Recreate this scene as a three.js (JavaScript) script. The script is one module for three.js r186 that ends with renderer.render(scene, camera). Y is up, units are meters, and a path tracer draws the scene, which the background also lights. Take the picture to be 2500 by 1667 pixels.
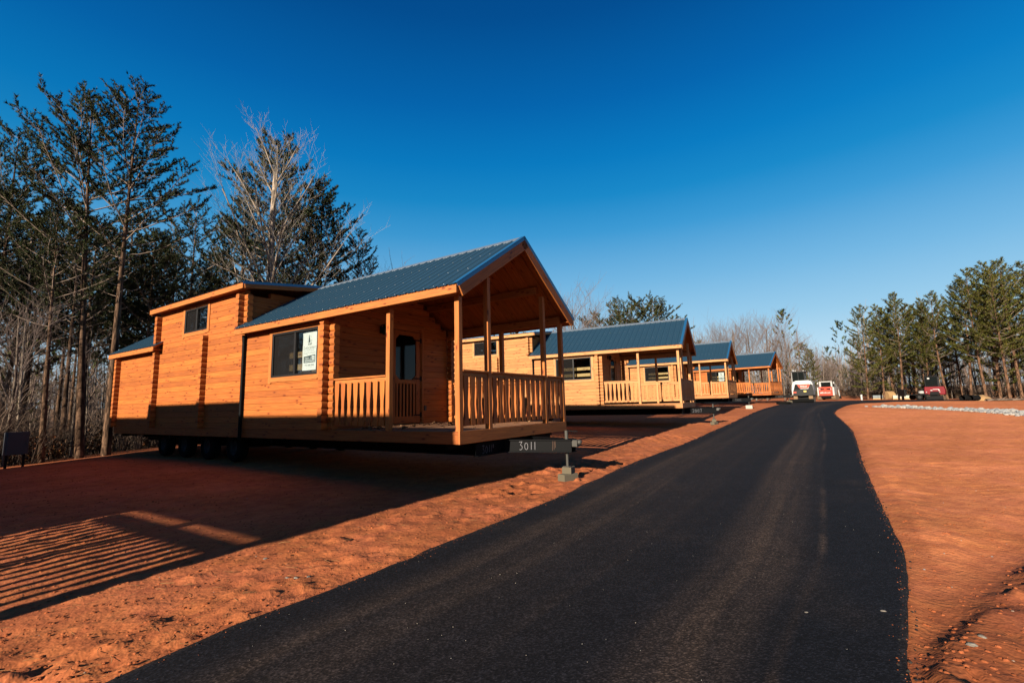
import * as THREE from 'three';
import { mergeGeometries } from 'three/addons/utils/BufferGeometryUtils.js';
import { FontLoader } from 'three/addons/loaders/FontLoader.js';
import { TextGeometry } from 'three/addons/geometries/TextGeometry.js';

// ---------------------------------------------------------------- camera, sky, sun, exposure
const EYE = 1.4;                                   // metres above the dirt beside the road
const scene = new THREE.Scene();
const FPX = 1152.18, PITCH = 0.1317, ROLL = -0.0251;   // focal length in photo pixels (2500 x 1667)
const camera = new THREE.PerspectiveCamera(2 * Math.atan(833.5 / FPX) * 180 / Math.PI, 1024 / 682, 0.05, 2000);
camera.position.set(0, EYE, 0);
camera.rotation.set(PITCH, 0, ROLL, 'XYZ');
camera.updateMatrixWorld(true);

const renderer = new THREE.WebGLRenderer({ antialias: true });
renderer.toneMapping = THREE.LinearToneMapping;
const EXPOSURE = 3.0;
renderer.toneMappingExposure = EXPOSURE;
renderer.shadowMap.enabled = true;

const SUN_AZ = 31.5 * Math.PI / 180, SUN_EL = 16.5 * Math.PI / 180;   // light travels 31.5 degrees right of the view
const sun = new THREE.DirectionalLight(new THREE.Color().setRGB(1, 0.86, 0.68), 5);
const toSun = new THREE.Vector3(-Math.sin(SUN_AZ) * Math.cos(SUN_EL), Math.sin(SUN_EL), Math.cos(SUN_AZ) * Math.cos(SUN_EL));
sun.position.copy(toSun).multiplyScalar(120).add(new THREE.Vector3(10, 0, -25));
sun.target.position.set(10, 0, -25);
sun.castShadow = true;
sun.shadow.mapSize.set(4096, 4096);
Object.assign(sun.shadow.camera, { left: -70, right: 70, top: 60, bottom: -60, near: 1, far: 300 });
scene.add(sun, sun.target);

{ // clear winter sky: pale at the horizon, deep blue overhead
  const W = 1024, H = 512, data = new Float32Array(W * H * 4);
  const stops = [[-90, .30, .30, .30], [-2, .60, .72, .80], [0, .62, .77, .86], [4, .50, .70, .83], [9, .30, .56, .77], [14, .165, .44, .71], [20, .045, .305, .62], [24, .010, .235, .55], [28, .003, .185, .50], [34, .0015, .122, .40], [42, .001, .072, .27], [55, .001, .040, .17], [90, .001, .027, .125]];
  const viewAz = Math.PI * 0.5;
  for (let r = 0; r < H; r++) for (let c = 0; c < W; c++) {
    const el = ((r + .5) / H - .5) * 180, az = ((c + .5) / W - .5) * 2 * Math.PI;
    let i = 0; while (i < stops.length - 2 && el > stops[i + 1][0]) i++;
    const a = stops[i], b = stops[i + 1]; let k = Math.min(1, Math.max(0, (el - a[0]) / (b[0] - a[0])));
    const turn = Math.cos(az - Math.atan2(-Math.cos(SUN_AZ + .5), Math.sin(SUN_AZ + .5)));   // a little paler away from the sun
    const g = 1 + 0.10 * turn;
    for (let j = 0; j < 3; j++) data[(r * W + c) * 4 + j] = (a[j + 1] + (b[j + 1] - a[j + 1]) * k) * g / EXPOSURE;
    data[(r * W + c) * 4 + 3] = 1;
  }
  const t = new THREE.DataTexture(data, W, H, THREE.RGBAFormat, THREE.FloatType);
  t.mapping = THREE.EquirectangularReflectionMapping; t.magFilter = THREE.LinearFilter; t.needsUpdate = true;
  scene.background = t; scene.environment = t;
}

// ---------------------------------------------------------------- helpers
let seed = 12345;
const rnd = () => { seed = (seed * 1664525 + 1013904223) >>> 0; return seed / 4294967296; };
const R = (a, b) => a + (b - a) * rnd();
const V = (x, y, z) => new THREE.Vector3(x, y, z);
const clamp = (x, a, b) => Math.min(b, Math.max(a, x)), lerp = (a, b, k) => a + (b - a) * k;
const sstep = (a, b, x) => { const k = clamp((x - a) / (b - a), 0, 1); return k * k * (3 - 2 * k); };
const hash2 = (x, y) => { let h = (x * 374761393 + y * 668265263) | 0; h = Math.imul(h ^ (h >>> 13), 1274126177); return ((h ^ (h >>> 16)) >>> 0) / 4294967296; };
function vnoise(x, y, per = 0) {
  const ix = Math.floor(x), iy = Math.floor(y), fx = x - ix, fy = y - iy, s = fx * fx * (3 - 2 * fx), t = fy * fy * (3 - 2 * fy);
  const w = per ? (v) => ((v % per) + per) % per : (v) => v;
  const a = hash2(w(ix), w(iy)), b = hash2(w(ix + 1), w(iy)), c = hash2(w(ix), w(iy + 1)), d = hash2(w(ix + 1), w(iy + 1));
  return lerp(lerp(a, b, s), lerp(c, d, s), t);
}
const fbm = (x, y, o = 4) => { let s = 0, a = .5, n = 0; for (let i = 0; i < o; i++) { s += a * vnoise(x, y); n += a; x = x * 2.03 + 17.3; y = y * 2.03 + 9.1; a *= .5; } return s / n; };

const taken = new Map();
function numbered(n) { const k = taken.get(n) || 0; taken.set(n, k + 1); return k ? n + '_' + String(k).padStart(3, '0') : n; }
function tag(o, label, category, group) { o.userData.label = label; o.userData.category = category; if (group) o.userData.group = group; return o; }
function thing(name, label, category, pos, turn = 0, group) { const g = new THREE.Group(); g.name = numbered(name); g.position.copy(pos); g.rotation.y = turn; tag(g, label, category, group); scene.add(g); return g; }
function part(name, geo, mat, parent) { const m = new THREE.Mesh(geo, mat); m.name = name; parent.add(m); return m; }
function solo(name, geo, mat, label, category, group) { const m = new THREE.Mesh(geo, mat); m.name = numbered(name); tag(m, label, category, group); scene.add(m); return m; }
function struct(name, geo, mat) { const m = new THREE.Mesh(geo, mat); m.name = numbered(name); m.userData.kind = 'structure'; scene.add(m); return m; }
function stuff(name, mesh, label, category) { mesh.name = numbered(name); mesh.userData.kind = 'stuff'; if (label) { mesh.userData.label = label; mesh.userData.category = category; } return mesh; }
function copyThing(o, pos, turn, label, name) { const c = o.clone(); c.name = numbered(name || o.name.replace(/_\d+$/, '')); c.position.copy(pos); c.rotation.y = turn; c.userData = { ...o.userData }; if (label) c.userData.label = label; scene.add(c); return c; }

const lin = (r, g, b) => new THREE.Color().setRGB(r, g, b);
const mat = (c, roughness = .8, o = {}) => new THREE.MeshPhysicalMaterial({ color: lin(...c), roughness, ...o });

// flat-shaded triangle soup with uv
class Soup {
  constructor() { this.p = []; this.n = []; this.u = []; this.c = null; }
  tri(a, b, c, ua, ub, uc) {
    const e = b.clone().sub(a), f = c.clone().sub(a), n = e.cross(f).normalize();
    this.p.push(a.x, a.y, a.z, b.x, b.y, b.z, c.x, c.y, c.z); for (let i = 0; i < 3; i++) this.n.push(n.x, n.y, n.z);
    this.u.push(...(ua || [0, 0]), ...(ub || [0, 0]), ...(uc || [0, 0]));
  }
  quad(a, b, c, d, ua, ub, uc, ud) { this.tri(a, b, c, ua, ub, uc); this.tri(a, c, d, ua, uc, ud); }
  geo() { const g = new THREE.BufferGeometry(); g.setAttribute('position', new THREE.Float32BufferAttribute(this.p, 3)); g.setAttribute('normal', new THREE.Float32BufferAttribute(this.n, 3)); g.setAttribute('uv', new THREE.Float32BufferAttribute(this.u, 2)); return g; }
}
// chamfered bar of length L along x, w along z, h along y, centred; u runs along the bar in metres
function bar(L, h, w, ch = .004, uo = null) {
  const s = new Soup(), u0 = uo ? uo[0] : R(0, 50), v0 = uo ? uo[1] : R(0, 50), a = h / 2, b = w / 2; ch = Math.min(ch, a * .9, b * .9);
  const ring = [[-a, -b + ch], [-a, b - ch], [-a + ch, b], [a - ch, b], [a, b - ch], [a, -b + ch], [a - ch, -b], [-a + ch, -b]];
  let v = v0; const vs = [v]; for (let i = 0; i < 8; i++) { const p = ring[i], q = ring[(i + 1) % 8]; v += Math.hypot(q[0] - p[0], q[1] - p[1]); vs.push(v); }
  for (let i = 0; i < 8; i++) { const p = ring[i], q = ring[(i + 1) % 8];
    s.quad(V(-L / 2, p[0], p[1]), V(L / 2, p[0], p[1]), V(L / 2, q[0], q[1]), V(-L / 2, q[0], q[1]), [u0, vs[i]], [u0 + L, vs[i]], [u0 + L, vs[i + 1]], [u0, vs[i + 1]]); }
  for (const e of [-1, 1]) for (let i = 1; i < 7; i++) { const o = ring[0], p = ring[i], q = ring[i + 1], P = (r) => V(e * L / 2, r[0], r[1]), U = (r) => [u0 + r[1], v0 + r[0]];
    e > 0 ? s.tri(P(o), P(q), P(p), U(o), U(q), U(p)) : s.tri(P(o), P(p), P(q), U(o), U(p), U(q)); }
  // ring runs so that faces point outward
  const g = s.geo(); return g;
}
const flipIf = (g) => g;
// axis-aligned chamfered box between corners, long axis found by itself
function box(x0, x1, y0, y1, z0, z1, ch = .004, axis = null) {
  const dx = Math.abs(x1 - x0), dy = Math.abs(y1 - y0), dz = Math.abs(z1 - z0); let g;
  axis = axis || (dx >= dy && dx >= dz ? 'x' : dy >= dz ? 'y' : 'z');
  if (axis === 'x') g = bar(dx, dy, dz, ch);
  else if (axis === 'y') { g = bar(dy, dx, dz, ch); g.rotateZ(Math.PI / 2); }
  else { g = bar(dz, dy, dx, ch); g.rotateY(-Math.PI / 2); }
  g.translate((x0 + x1) / 2, (y0 + y1) / 2, (z0 + z1) / 2); return g;
}
// bar from point a to point b, h measured along up
function beam(a, b, h, w, up = V(0, 1, 0), ch = .004) {
  const d = b.clone().sub(a), L = d.length(); d.normalize(); const side = d.clone().cross(up).normalize(), u = side.clone().cross(d);
  const g = bar(L, h, w, ch); g.applyMatrix4(new THREE.Matrix4().makeBasis(d, u, side).setPosition(a.clone().add(b).multiplyScalar(.5))); return g;
}
const cyl = (r0, r1, h, n = 16) => new THREE.CylinderGeometry(r0, r1, h, n);
const move = (g, x, y, z) => g.translate(x, y, z);
const merge = (l) => mergeGeometries(l.map((g) => { const k = g.index ? g.toNonIndexed() : g; for (const n of Object.keys(k.attributes)) if (!['position', 'normal', 'uv'].includes(n)) k.deleteAttribute(n); return k; }));
function extrude(pts, depth, bevel = 0, bs = 1) {
  const sh = new THREE.Shape(pts.map((p) => new THREE.Vector2(p[0], p[1])));
  return new THREE.ExtrudeGeometry(sh, { depth, bevelEnabled: bevel > 0, bevelThickness: bevel, bevelSize: bevel, bevelSegments: bs, curveSegments: 6 });
}
function dataTex(w, h, f, srgb, rx = 1, ry = 1) {
  const d = new Uint8Array(w * h * 4); for (let y = 0; y < h; y++) for (let x = 0; x < w; x++) { const v = f(x, y); d[(y * w + x) * 4] = clamp(v[0], 0, 1) * 255; d[(y * w + x) * 4 + 1] = clamp(v[1], 0, 1) * 255; d[(y * w + x) * 4 + 2] = clamp(v[2], 0, 1) * 255; d[(y * w + x) * 4 + 3] = 255; }
  const t = new THREE.DataTexture(d, w, h); t.wrapS = t.wrapT = THREE.RepeatWrapping; t.magFilter = THREE.LinearFilter; t.minFilter = THREE.LinearMipmapLinearFilter; t.generateMipmaps = true; if (srgb) t.colorSpace = THREE.SRGBColorSpace; t.repeat.set(rx, ry); t.needsUpdate = true; return t;
}

// ---------------------------------------------------------------- where the cabins stand (photo fit, camera-relative deck corners)
const CW = 3.7, DECK = 0.945;
const CAB = [
  { o: [-7.74, -.66, 2.95], yaw: 33.1 },
  { o: [-.8573, -.4137, -7.5483], yaw: 33.08 },
  { o: [6.718, -.131, -18.937], yaw: 28.35 },
  { o: [13.954, .24, -30.819], yaw: 33.34 },
  { o: [22.37, .409, -41.204], yaw: 43.42 },
].map((c) => { const y = c.yaw * Math.PI / 180; return { o: V(c.o[0], c.o[1] + EYE, c.o[2]), yaw: y, t: V(Math.sin(y), 0, -Math.cos(y)), a: V(-Math.cos(y), 0, -Math.sin(y)) }; });
const cabAt = (c, s, t, h = 0) => c.o.clone().addScaledVector(c.a, s).addScaledVector(c.t, t).add(V(0, h, 0));

// ---------------------------------------------------------------- terrain height: thin plate through surveyed points
const ctl = [[0, 0, 0], [2, -4, .02], [-2, -3.5, .02], [6, -4, -.02], [12, -8, .02], [27, -30, .36], [50, -57, .66], [40, -42, .56], [20, -16, .18], [-15, -14.5, -.08], [-15, -20, -.02], [-24, -22, -.9], [-20, -35, -.9], [0, -42, -.2], [30, -50, .95], [42, -60, .92], [10, -62, .4], [60, -80, .9], [-12, 12, -.1], [15, 10, -.1], [40, -10, -.1], [-22, -2, -.3]];
for (const c of CAB) for (const [s, t, h] of [[-1, 1.85, -DECK], [9.3, .3, -.82], [9.3, 3.4, -.82], [14.5, 1.85, -.86]]) { const p = cabAt(c, s, t, h); ctl.push([p.x, p.z, p.y]); }
const tps = (() => {
  const n = ctl.length, N = n + 3, A = Array.from({ length: N }, () => new Float64Array(N + 1)), U = (r2) => r2 < 1e-9 ? 0 : r2 * Math.log(r2);
  for (let i = 0; i < n; i++) { for (let j = 0; j < n; j++) A[i][j] = U((ctl[i][0] - ctl[j][0]) ** 2 + (ctl[i][1] - ctl[j][1]) ** 2) + (i === j ? .5 : 0); A[i][n] = A[n][i] = 1; A[i][n + 1] = A[n + 1][i] = ctl[i][0]; A[i][n + 2] = A[n + 2][i] = ctl[i][1]; A[i][N] = ctl[i][2]; }
  for (let i = 0; i < N; i++) { let m = i; for (let k = i + 1; k < N; k++) if (Math.abs(A[k][i]) > Math.abs(A[m][i])) m = k; [A[i], A[m]] = [A[m], A[i]]; for (let k = i + 1; k < N; k++) { const f = A[k][i] / A[i][i]; for (let j = i; j <= N; j++) A[k][j] -= f * A[i][j]; } }
  const w = new Float64Array(N); for (let i = N - 1; i >= 0; i--) { let s = A[i][N]; for (let j = i + 1; j < N; j++) s -= A[i][j] * w[j]; w[i] = s / A[i][i]; }
  return (x, z) => { let s = w[n] + w[n + 1] * x + w[n + 2] * z; for (let i = 0; i < n; i++) s += w[i] * U((x - ctl[i][0]) ** 2 + (z - ctl[i][1]) ** 2); return s; };
})();
function baseH(x, z) {
  const d = Math.hypot(x - 10, z + 25), k = sstep(55, 100, d);
  const near = k < 1 ? clamp(tps(x, z), -2, 2) : 0;
  // valley beyond the clearing, then a wooded rise in the distance
  const far = .5 - 1.5 * sstep(60, 110, d) + 7 * sstep(150, 330, d) * (0.6 + .5 * fbm(x * .006 + 3, z * .006 + 7, 3));
  return lerp(near, far, k) + .55 * Math.exp(-(((x - 47) / 11) ** 2) - (((z + 69) / 2.6) ** 2));
}
// photo pixel -> direction, and -> point on the terrain
function ray(px, py) { return V((px - 1250) / FPX, -(py - 833.5) / FPX, -1).applyQuaternion(camera.quaternion); }
function at(px, py) { const d = ray(px, py); let k = 1; for (let i = 0; i < 4000; i++) { const y = EYE + d.y * k; if (y <= baseH(d.x * k, d.z * k)) break; k += .02 + k * .002; } return V(d.x * k, baseH(d.x * k, d.z * k), d.z * k); }
// foot on the terrain in the column of a pixel at a given depth; height that reaches another pixel row
function foot(px, py, depth) { const d = ray(px, py), k = depth / -d.z, x = d.x * k, z = -depth; return V(x, baseH(x, z), z); }
function heightTo(foot, px, py) { const d = ray(px, py), k = Math.hypot(foot.x, foot.z) / Math.hypot(d.x, d.z); return EYE + d.y * k - foot.y; }

// ---------------------------------------------------------------- textures
const woodTex = (() => {   // stained pine: grain along u, knots; 2.4 m x 0.6 m
  const W = 1024, H = 512, knots = []; for (let i = 0; i < 14; i++) knots.push([R(0, W), R(0, H), R(5, 14), R(4, 12)]);
  const f = new Float32Array(W * H), kn = new Float32Array(W * H);
  for (let y = 0; y < H; y++) for (let x = 0; x < W; x++) {
    let warp = 0, k = 0; for (const q of knots) { let dx = x - q[0], dy = y - q[1]; if (dx > W / 2) dx -= W; if (dx < -W / 2) dx += W; if (dy > H / 2) dy -= H; if (dy < -H / 2) dy += H; if (Math.abs(dx) < 90 && Math.abs(dy) < 50) { const r = Math.hypot(dx * .75, dy * 1.05) / q[2]; warp += Math.sign(dy || 1) * Math.exp(-((dx / 40) ** 2) - ((dy / 22) ** 2)) * q[3]; k = Math.max(k, r < 1 ? .7 + .3 * Math.sin(r * 9) : Math.exp(-(r - 1) * 1.6) * .45); } }
    const v = (y + warp) / H, n = vnoise(x / W * 8, v * 64, 64) * .5 + vnoise(x / W * 24, v * 160, 160) * .3 + vnoise(x / W * 64, v * 256, 256) * .2;
    f[y * W + x] = n; kn[y * W + x] = k;
  }
  return dataTex(W, H, (x, y) => { const n = f[y * W + x], k = kn[y * W + x], g = .72 + .38 * n; return [lerp(g, .40, k * .85), lerp(g * (.97 + .05 * n), .24, k * .92), lerp(g * .96, .15, k * .92)]; }, true, 1 / 2.4, 1 / .6);
})();
const WOOD = { side: [.305, .088, .0165], trim: [.325, .105, .024] };
const woodMat = (c, rough = .68) => mat(c, rough, { map: woodTex, specularIntensity: .5 });
const tones = [1, .90, 1.10, .82, 1.02, .95].map((k, i) => woodMat([WOOD.side[0] * k, WOOD.side[1] * k * (1 + (i % 3 - 1) * .04), WOOD.side[2] * k]));
const tonesPale = [1, .92, 1.07, .86, 1.02, .96].map((k) => woodMat([.36 * k, .150 * k, .052 * k]));
const M = {
  trim: woodMat(WOOD.trim), trimPale: woodMat([.375, .185, .075]), rakeWood: woodMat([.29, .090, .020]), rakePale: woodMat([.34, .15, .055]), ceiling: woodMat(WOOD.side), deck: woodMat([.25, .125, .066], .8), brace: woodMat([.34, .22, .10], .75),
  bronze: mat([.008, .0075, .008], .5, { specularIntensity: .4 }), black: mat([.0035, .0035, .004], .65, { specularIntensity: .2 }), steel: mat([.0022, .0024, .003], .55, { specularIntensity: .1 }), rubber: mat([.0045, .0045, .0045], .9, { specularIntensity: .15 }), rim: mat([.02, .02, .021], .7, { specularIntensity: .3 }), zinc: mat([.034, .033, .029], .55, { specularIntensity: .5 }), chalk: mat([.15, .15, .165], .9), rust: mat([.045, .022, .012], .9),
  roof: mat([.014, .040, .066], .40, { metalness: .2 }), roofTrim: mat([.012, .075, .17], .34, { metalness: .2 }), screw: mat([.34, .36, .38], .35, { metalness: .4 }), ridge: mat([.12, .15, .185], .35, { metalness: .3 }),
  glass: new THREE.MeshPhysicalMaterial({ color: lin(.92, .95, .95), roughness: .03, transmission: 1, thickness: 0, ior: 1.5 }),
  screen: new THREE.MeshPhysicalMaterial({ color: lin(.010, .0095, .010), roughness: .9, transparent: true, opacity: .4, specularIntensity: .1 }),
  doorGlass: new THREE.MeshPhysicalMaterial({ color: lin(.12, .14, .16), roughness: .05, transmission: 1, thickness: 0, ior: 1.4, specularIntensity: .6 }), inside: mat([.04, .024, .014], .9), sheath: mat([.10, .05, .025], .9), white: mat([.26, .26, .255], .45), concrete: mat([.062, .052, .033], .95), concretePale: mat([.25, .235, .21], .95), red: mat([.26, .032, .016], .5, { specularIntensity: .4 }), maroon: mat([.105, .004, .008], .5, { specularIntensity: .3 }), yellow: mat([.36, .28, .04], .5), mud: mat([.13, .078, .04], .95), straw: mat([.20, .12, .05], .95), paintedBlack: mat([.004, .004, .005], .5, { specularIntensity: .3 }), glassDark: new THREE.MeshPhysicalMaterial({ color: lin(.10, .13, .13), roughness: .04, transmission: .95, thickness: 0 }), leaf: mat([.20, .085, .03], .9),
};
// edge of the woods, walked from the left foreground round behind the cabins to the far right
const forestLine = [V(-60, 0, 40), V(-30, 0, 12), V(-23, 0, 1), V(-15.5, 0, -13), V(-14.8, 0, -19.5), V(-7, 0, -31), V(1, 0, -42), V(9, 0, -55), V(22, 0, -66), V(38, 0, -71), V(50, 0, -66), V(62, 0, -60), V(72, 0, -50), V(110, 0, -42)];
const forestSign = Math.sign(((p) => { let b = 1e9, s = 1; for (let i = 0; i < forestLine.length - 1; i++) { const a = forestLine[i], c = forestLine[i + 1], vx = c.x - a.x, vz = c.z - a.z, t = clamp(((p[0] - a.x) * vx + (p[1] - a.z) * vz) / (vx * vx + vz * vz), 0, 1), d = Math.hypot(p[0] - a.x - vx * t, p[1] - a.z - vz * t); if (d < b) { b = d; s = Math.sign(vx * (p[1] - a.z) - vz * (p[0] - a.x)); } } return s; })([-30, -40]));
// ---------------------------------------------------------------- road edges (from the photo, laid on the terrain)
const flat = (p) => [p.x, p.z];
const Ledge = [[-9, 14], [-6.6, 8], [-4.4, 3], [-3.1, -.4], ...[[268, 1667], [610, 1521], [900, 1407], [1138, 1310], [1342, 1225], [1526, 1140], [1700, 1072]].map((p) => flat(at(...p))), [12.2, -25], [17.3, -32.6], [22.4, -39.6], [27.5, -44.8], [34, -49.2], [46, -53.8], [70, -59.5], [100, -65]];
const Redge = [[-5.2, 12.6], [-2.9, 7], [-.4, 1.6], [.9, -.6], ...[[2226, 1667], [2219, 1524], [2208, 1357], [2161, 1253], [2111, 1140], [2080, 1050]].map((p) => flat(at(...p))), [17.6, -26.2], [22.6, -33], [27.4, -38.6], [32.3, -42.6], [38, -45.6], [48, -49], [71, -54.3], [100, -60]];
const curve = (l) => new THREE.CatmullRomCurve3(l.map((p) => V(p[0], 0, p[1])), false, 'centripetal');
const Lc = curve(Ledge).getSpacedPoints(600), Rc = curve(Redge).getSpacedPoints(600);
// pair the edges by arc length from the near end, sampled densely near the camera
const roadRows = [], nRow = 520; {
  const Lk = curve(Ledge), Rk = curve(Redge);
  for (let i = 0; i <= nRow; i++) { const u = i / nRow, k = Math.pow(u, 1.5) * .985 + .015 * u; roadRows.push([Lk.getPointAt(Math.min(1, k)), Rk.getPointAt(Math.min(1, k))]); }
}
function segDist(p, a, b) { const vx = b.x - a.x, vz = b.z - a.z, t = clamp(((p[0] - a.x) * vx + (p[1] - a.z) * vz) / (vx * vx + vz * vz), 0, 1), dx = p[0] - a.x - vx * t, dz = p[1] - a.z - vz * t; return [Math.hypot(dx, dz), Math.sign(vx * (p[1] - a.z) - vz * (p[0] - a.x))]; }
const edgeSD = (pts, x, z) => { let b = 1e9, s = 1; for (let i = 0; i < pts.length - 1; i += 1) { const A = pts[i]; if (Math.abs(A.x - x) > b + 1 || Math.abs(A.z - z) > b + 1) continue; const [d, g] = segDist([x, z], A, pts[i + 1]); if (d < b) { b = d; s = g; } } return b * s; };
// > 0 on the asphalt: distance to the nearer edge
function onRoad(x, z) { const l = edgeSD(Lc, x, z), r = -edgeSD(Rc, x, z); return Math.min(l, r); }
const roadSide = onRoad(1.6, -5.2) > 0 ? 1 : -1;
const road = (x, z) => { if (x < -14 || x > 104 || z > 16 || z < -68) return -50; return roadSide > 0 ? onRoad(x, z) : Math.min(-edgeSD(Lc, x, z), edgeSD(Rc, x, z)); };

// swale on the right of the road (the smooth graded strip ends at a rough, slightly raised edge)
const swA = at(2226, 1600), swB = at(2500, 1357), swD = swB.clone().sub(swA).setY(0).normalize();
const swale = (x, z) => { const dx = x - swA.x, dz = z - swA.z; return -(dx * swD.z - dz * swD.x); };   // sign fixed below
const swSign = Math.sign(((q) => swale(q.x, q.z))(at(2450, 1600)));
function dirtH(x, z, rd) {
  const d = Math.hypot(x, z + 4), fade = 1 - sstep(14, 45, d);
  let h = (fbm(x * .30 + 5, z * .30, 2) - .5) * .035;
  if (fade > 0) {
    const left = rd < 0 && x < 4 + (-z) * .6 && edgeSD(Lc, x, z) * roadSide < 0;
    const sw = swale(x, z) * swSign;
    const rough = left ? (.65 + .6 * sstep(.45, .6, fbm(x * .8 + 2, z * .8 + 9, 2))) * lerp(1, .26, sstep(-1.3, -2.0, rd)) : lerp(.13, .9, sstep(-.05, .25, sw)) * (sw < 0 ? .5 + .9 * sstep(.5, .62, fbm(x * .5 + 31, z * .5, 2)) : 1);
    const clod = sstep(.58, .80, fbm(x * 6.5, z * 6.5, 3)) * .034 + (fbm(x * 2.1 + 7, z * 2.1, 2) - .5) * .011 + (fbm(x * 15, z * 15, 2) - .5) * .007;
    const foot = -sstep(.60, .70, fbm(x * 3.4 + 40, z * 3.4 + 11, 2)) * .022 - sstep(.66, .74, fbm(x * 7.5 + 3, z * 7.5 + 5, 2)) * .020;
    h += (clod + foot) * rough * fade;
    if (!left && x > 1) for (const [o, c] of [[1.15, .05], [2.75, .05]]) { const q = edgeSD(Rc, x, z) * roadSide - o - .25 * Math.sin(x * .35); if (Math.abs(q) < .16) h -= .012 * (1 - sstep(.09, .15, Math.abs(q))) * (.6 + .4 * Math.sin((x - z) * 42)); }
    if (!left) h += (.05 * sstep(0, .18, sw) - .03 * Math.exp(-(((sw + .15) / .25) ** 2))) * fade;
    // windrow of loosened soil along the road edge
    h += .03 * Math.exp(-(((rd + .30) / .22) ** 2)) * (.3 + fbm(x * 3, z * 3, 2)) * fade;
  }
  return h * (rd > -.12 ? sstep(0, -.12, rd) : 1);
}
const groundH = (x, z) => { const rd = road(x, z); return baseH(x, z) + dirtH(x, z, rd) - (rd > -.02 ? .05 * sstep(-.02, .1, rd) : 0); };

const soilTex = (() => {
  const S = 1024, f = (x, y) => { const u = x / S, v = y / S; const n1 = vnoise(u * 24, v * 24, 24), n2 = vnoise(u * 90, v * 90, 90), n3 = vnoise(u * 256, v * 256, 256), n4 = vnoise(u * 7 + 3, v * 7, 7); return { n1, n2, n3, n4 }; };
  const col = dataTex(S, S, (x, y) => { const { n1, n2, n3, n4 } = f(x, y); let g = .70 + .13 * n1 + .10 * n2 + .15 * n3 + .07 * n4; const crumb = n2 * n3 > .66 ? -.14 : 0, straw = hash2(x >> 1, y >> 2) > .9975 ? .14 : 0; g += crumb + straw; return [g, g * (.965 + .05 * n1) + straw * .1, g * (.94 + .08 * n4) + straw * .1]; }, true, 1 / 2.3, 1 / 2.3);
  const bump = dataTex(S, S, (x, y) => { const { n1, n2, n3 } = f(x, y); const h = .45 * n2 + .3 * n3 + .35 * n1 * n2; return [h, h, h]; }, false, 1 / 2.3, 1 / 2.3);
  return { col, bump };
})();
{
  const axis = (dense0, dense1, step, ext0, ext1) => { const l = []; for (let v = dense0; v <= dense1 + 1e-6; v += step) l.push(v); let s = step, v = dense0; while (v > ext0) { s = Math.min(s * 1.10, 25); v -= s; l.unshift(v); } s = step; v = l[l.length - 1]; while (v < ext1) { s = Math.min(s * 1.10, 25); v += s; l.push(v); } return l; };
  const xs = axis(-7, 6, .045, -600, 700), zs = axis(-11, -2.2, .045, -800, 250), nx = xs.length, nz = zs.length;
  const pos = new Float32Array(nx * nz * 3), col = new Float32Array(nx * nz * 3), uv = new Float32Array(nx * nz * 2), idx = [];
  for (let j = 0; j < nz; j++) for (let i = 0; i < nx; i++) {
    const x = xs[i], z = zs[j], k = j * nx + i, rd = road(x, z), h = baseH(x, z) + dirtH(x, z, rd) - (rd > -.02 ? .05 * sstep(-.02, .1, rd) : 0);
    pos.set([x, h, z], k * 3); uv.set([x, z], k * 2);
    const big = fbm(x * .18 + 9, z * .18 + 4, 3), mid = fbm(x * 1.1, z * 1.1 + 8, 3), sw = swale(x, z) * swSign;
        const rt = x > 2 && rd < 0 && edgeSD(Rc, x, z) * roadSide > 0 ? 1 : 0, rgt = rt * sstep(.3, -.5, sw); let r = lerp(.32, .42, rgt), g = lerp(.097, .138, rgt), b = lerp(.038, .055, rgt);
    const pale = sstep(.35, .7, big) * .5 + (rd < -.2 && x > 3 ? .35 * sstep(.2, -.6, sw) : 0) + .25 * sstep(.5, .75, mid);
    r = lerp(r, lerp(.44, .60, rgt), pale); g = lerp(g, lerp(.140, .205, rgt), pale); b = lerp(b, lerp(.055, .082, rgt), pale);
    // forest floor: leaf litter beyond the clearing
    const wood = forestMask(x, z); if (wood > 0) { const l = fbm(x * 2.2, z * 2.2, 3); r = lerp(r, .13 + .09 * l, wood); g = lerp(g, .072 + .045 * l, wood); b = lerp(b, .038 + .022 * l, wood); }
    const v = .86 + .28 * mid; col.set([r * v, g * v, b * v], k * 3);
  }
  for (let j = 0; j < nz - 1; j++) for (let i = 0; i < nx - 1; i++) { const a = j * nx + i; idx.push(a, a + nx, a + 1, a + 1, a + nx, a + nx + 1); }
  const g = new THREE.BufferGeometry(); g.setAttribute('position', new THREE.BufferAttribute(pos, 3)); g.setAttribute('color', new THREE.BufferAttribute(col, 3)); g.setAttribute('uv', new THREE.BufferAttribute(uv, 2)); g.setIndex(idx); g.computeVertexNormals();
  struct('ground', g, new THREE.MeshPhysicalMaterial({ vertexColors: true, map: soilTex.col, bumpMap: soilTex.bump, bumpScale: .0055, roughness: 1, specularIntensity: .2 }));
}
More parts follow.
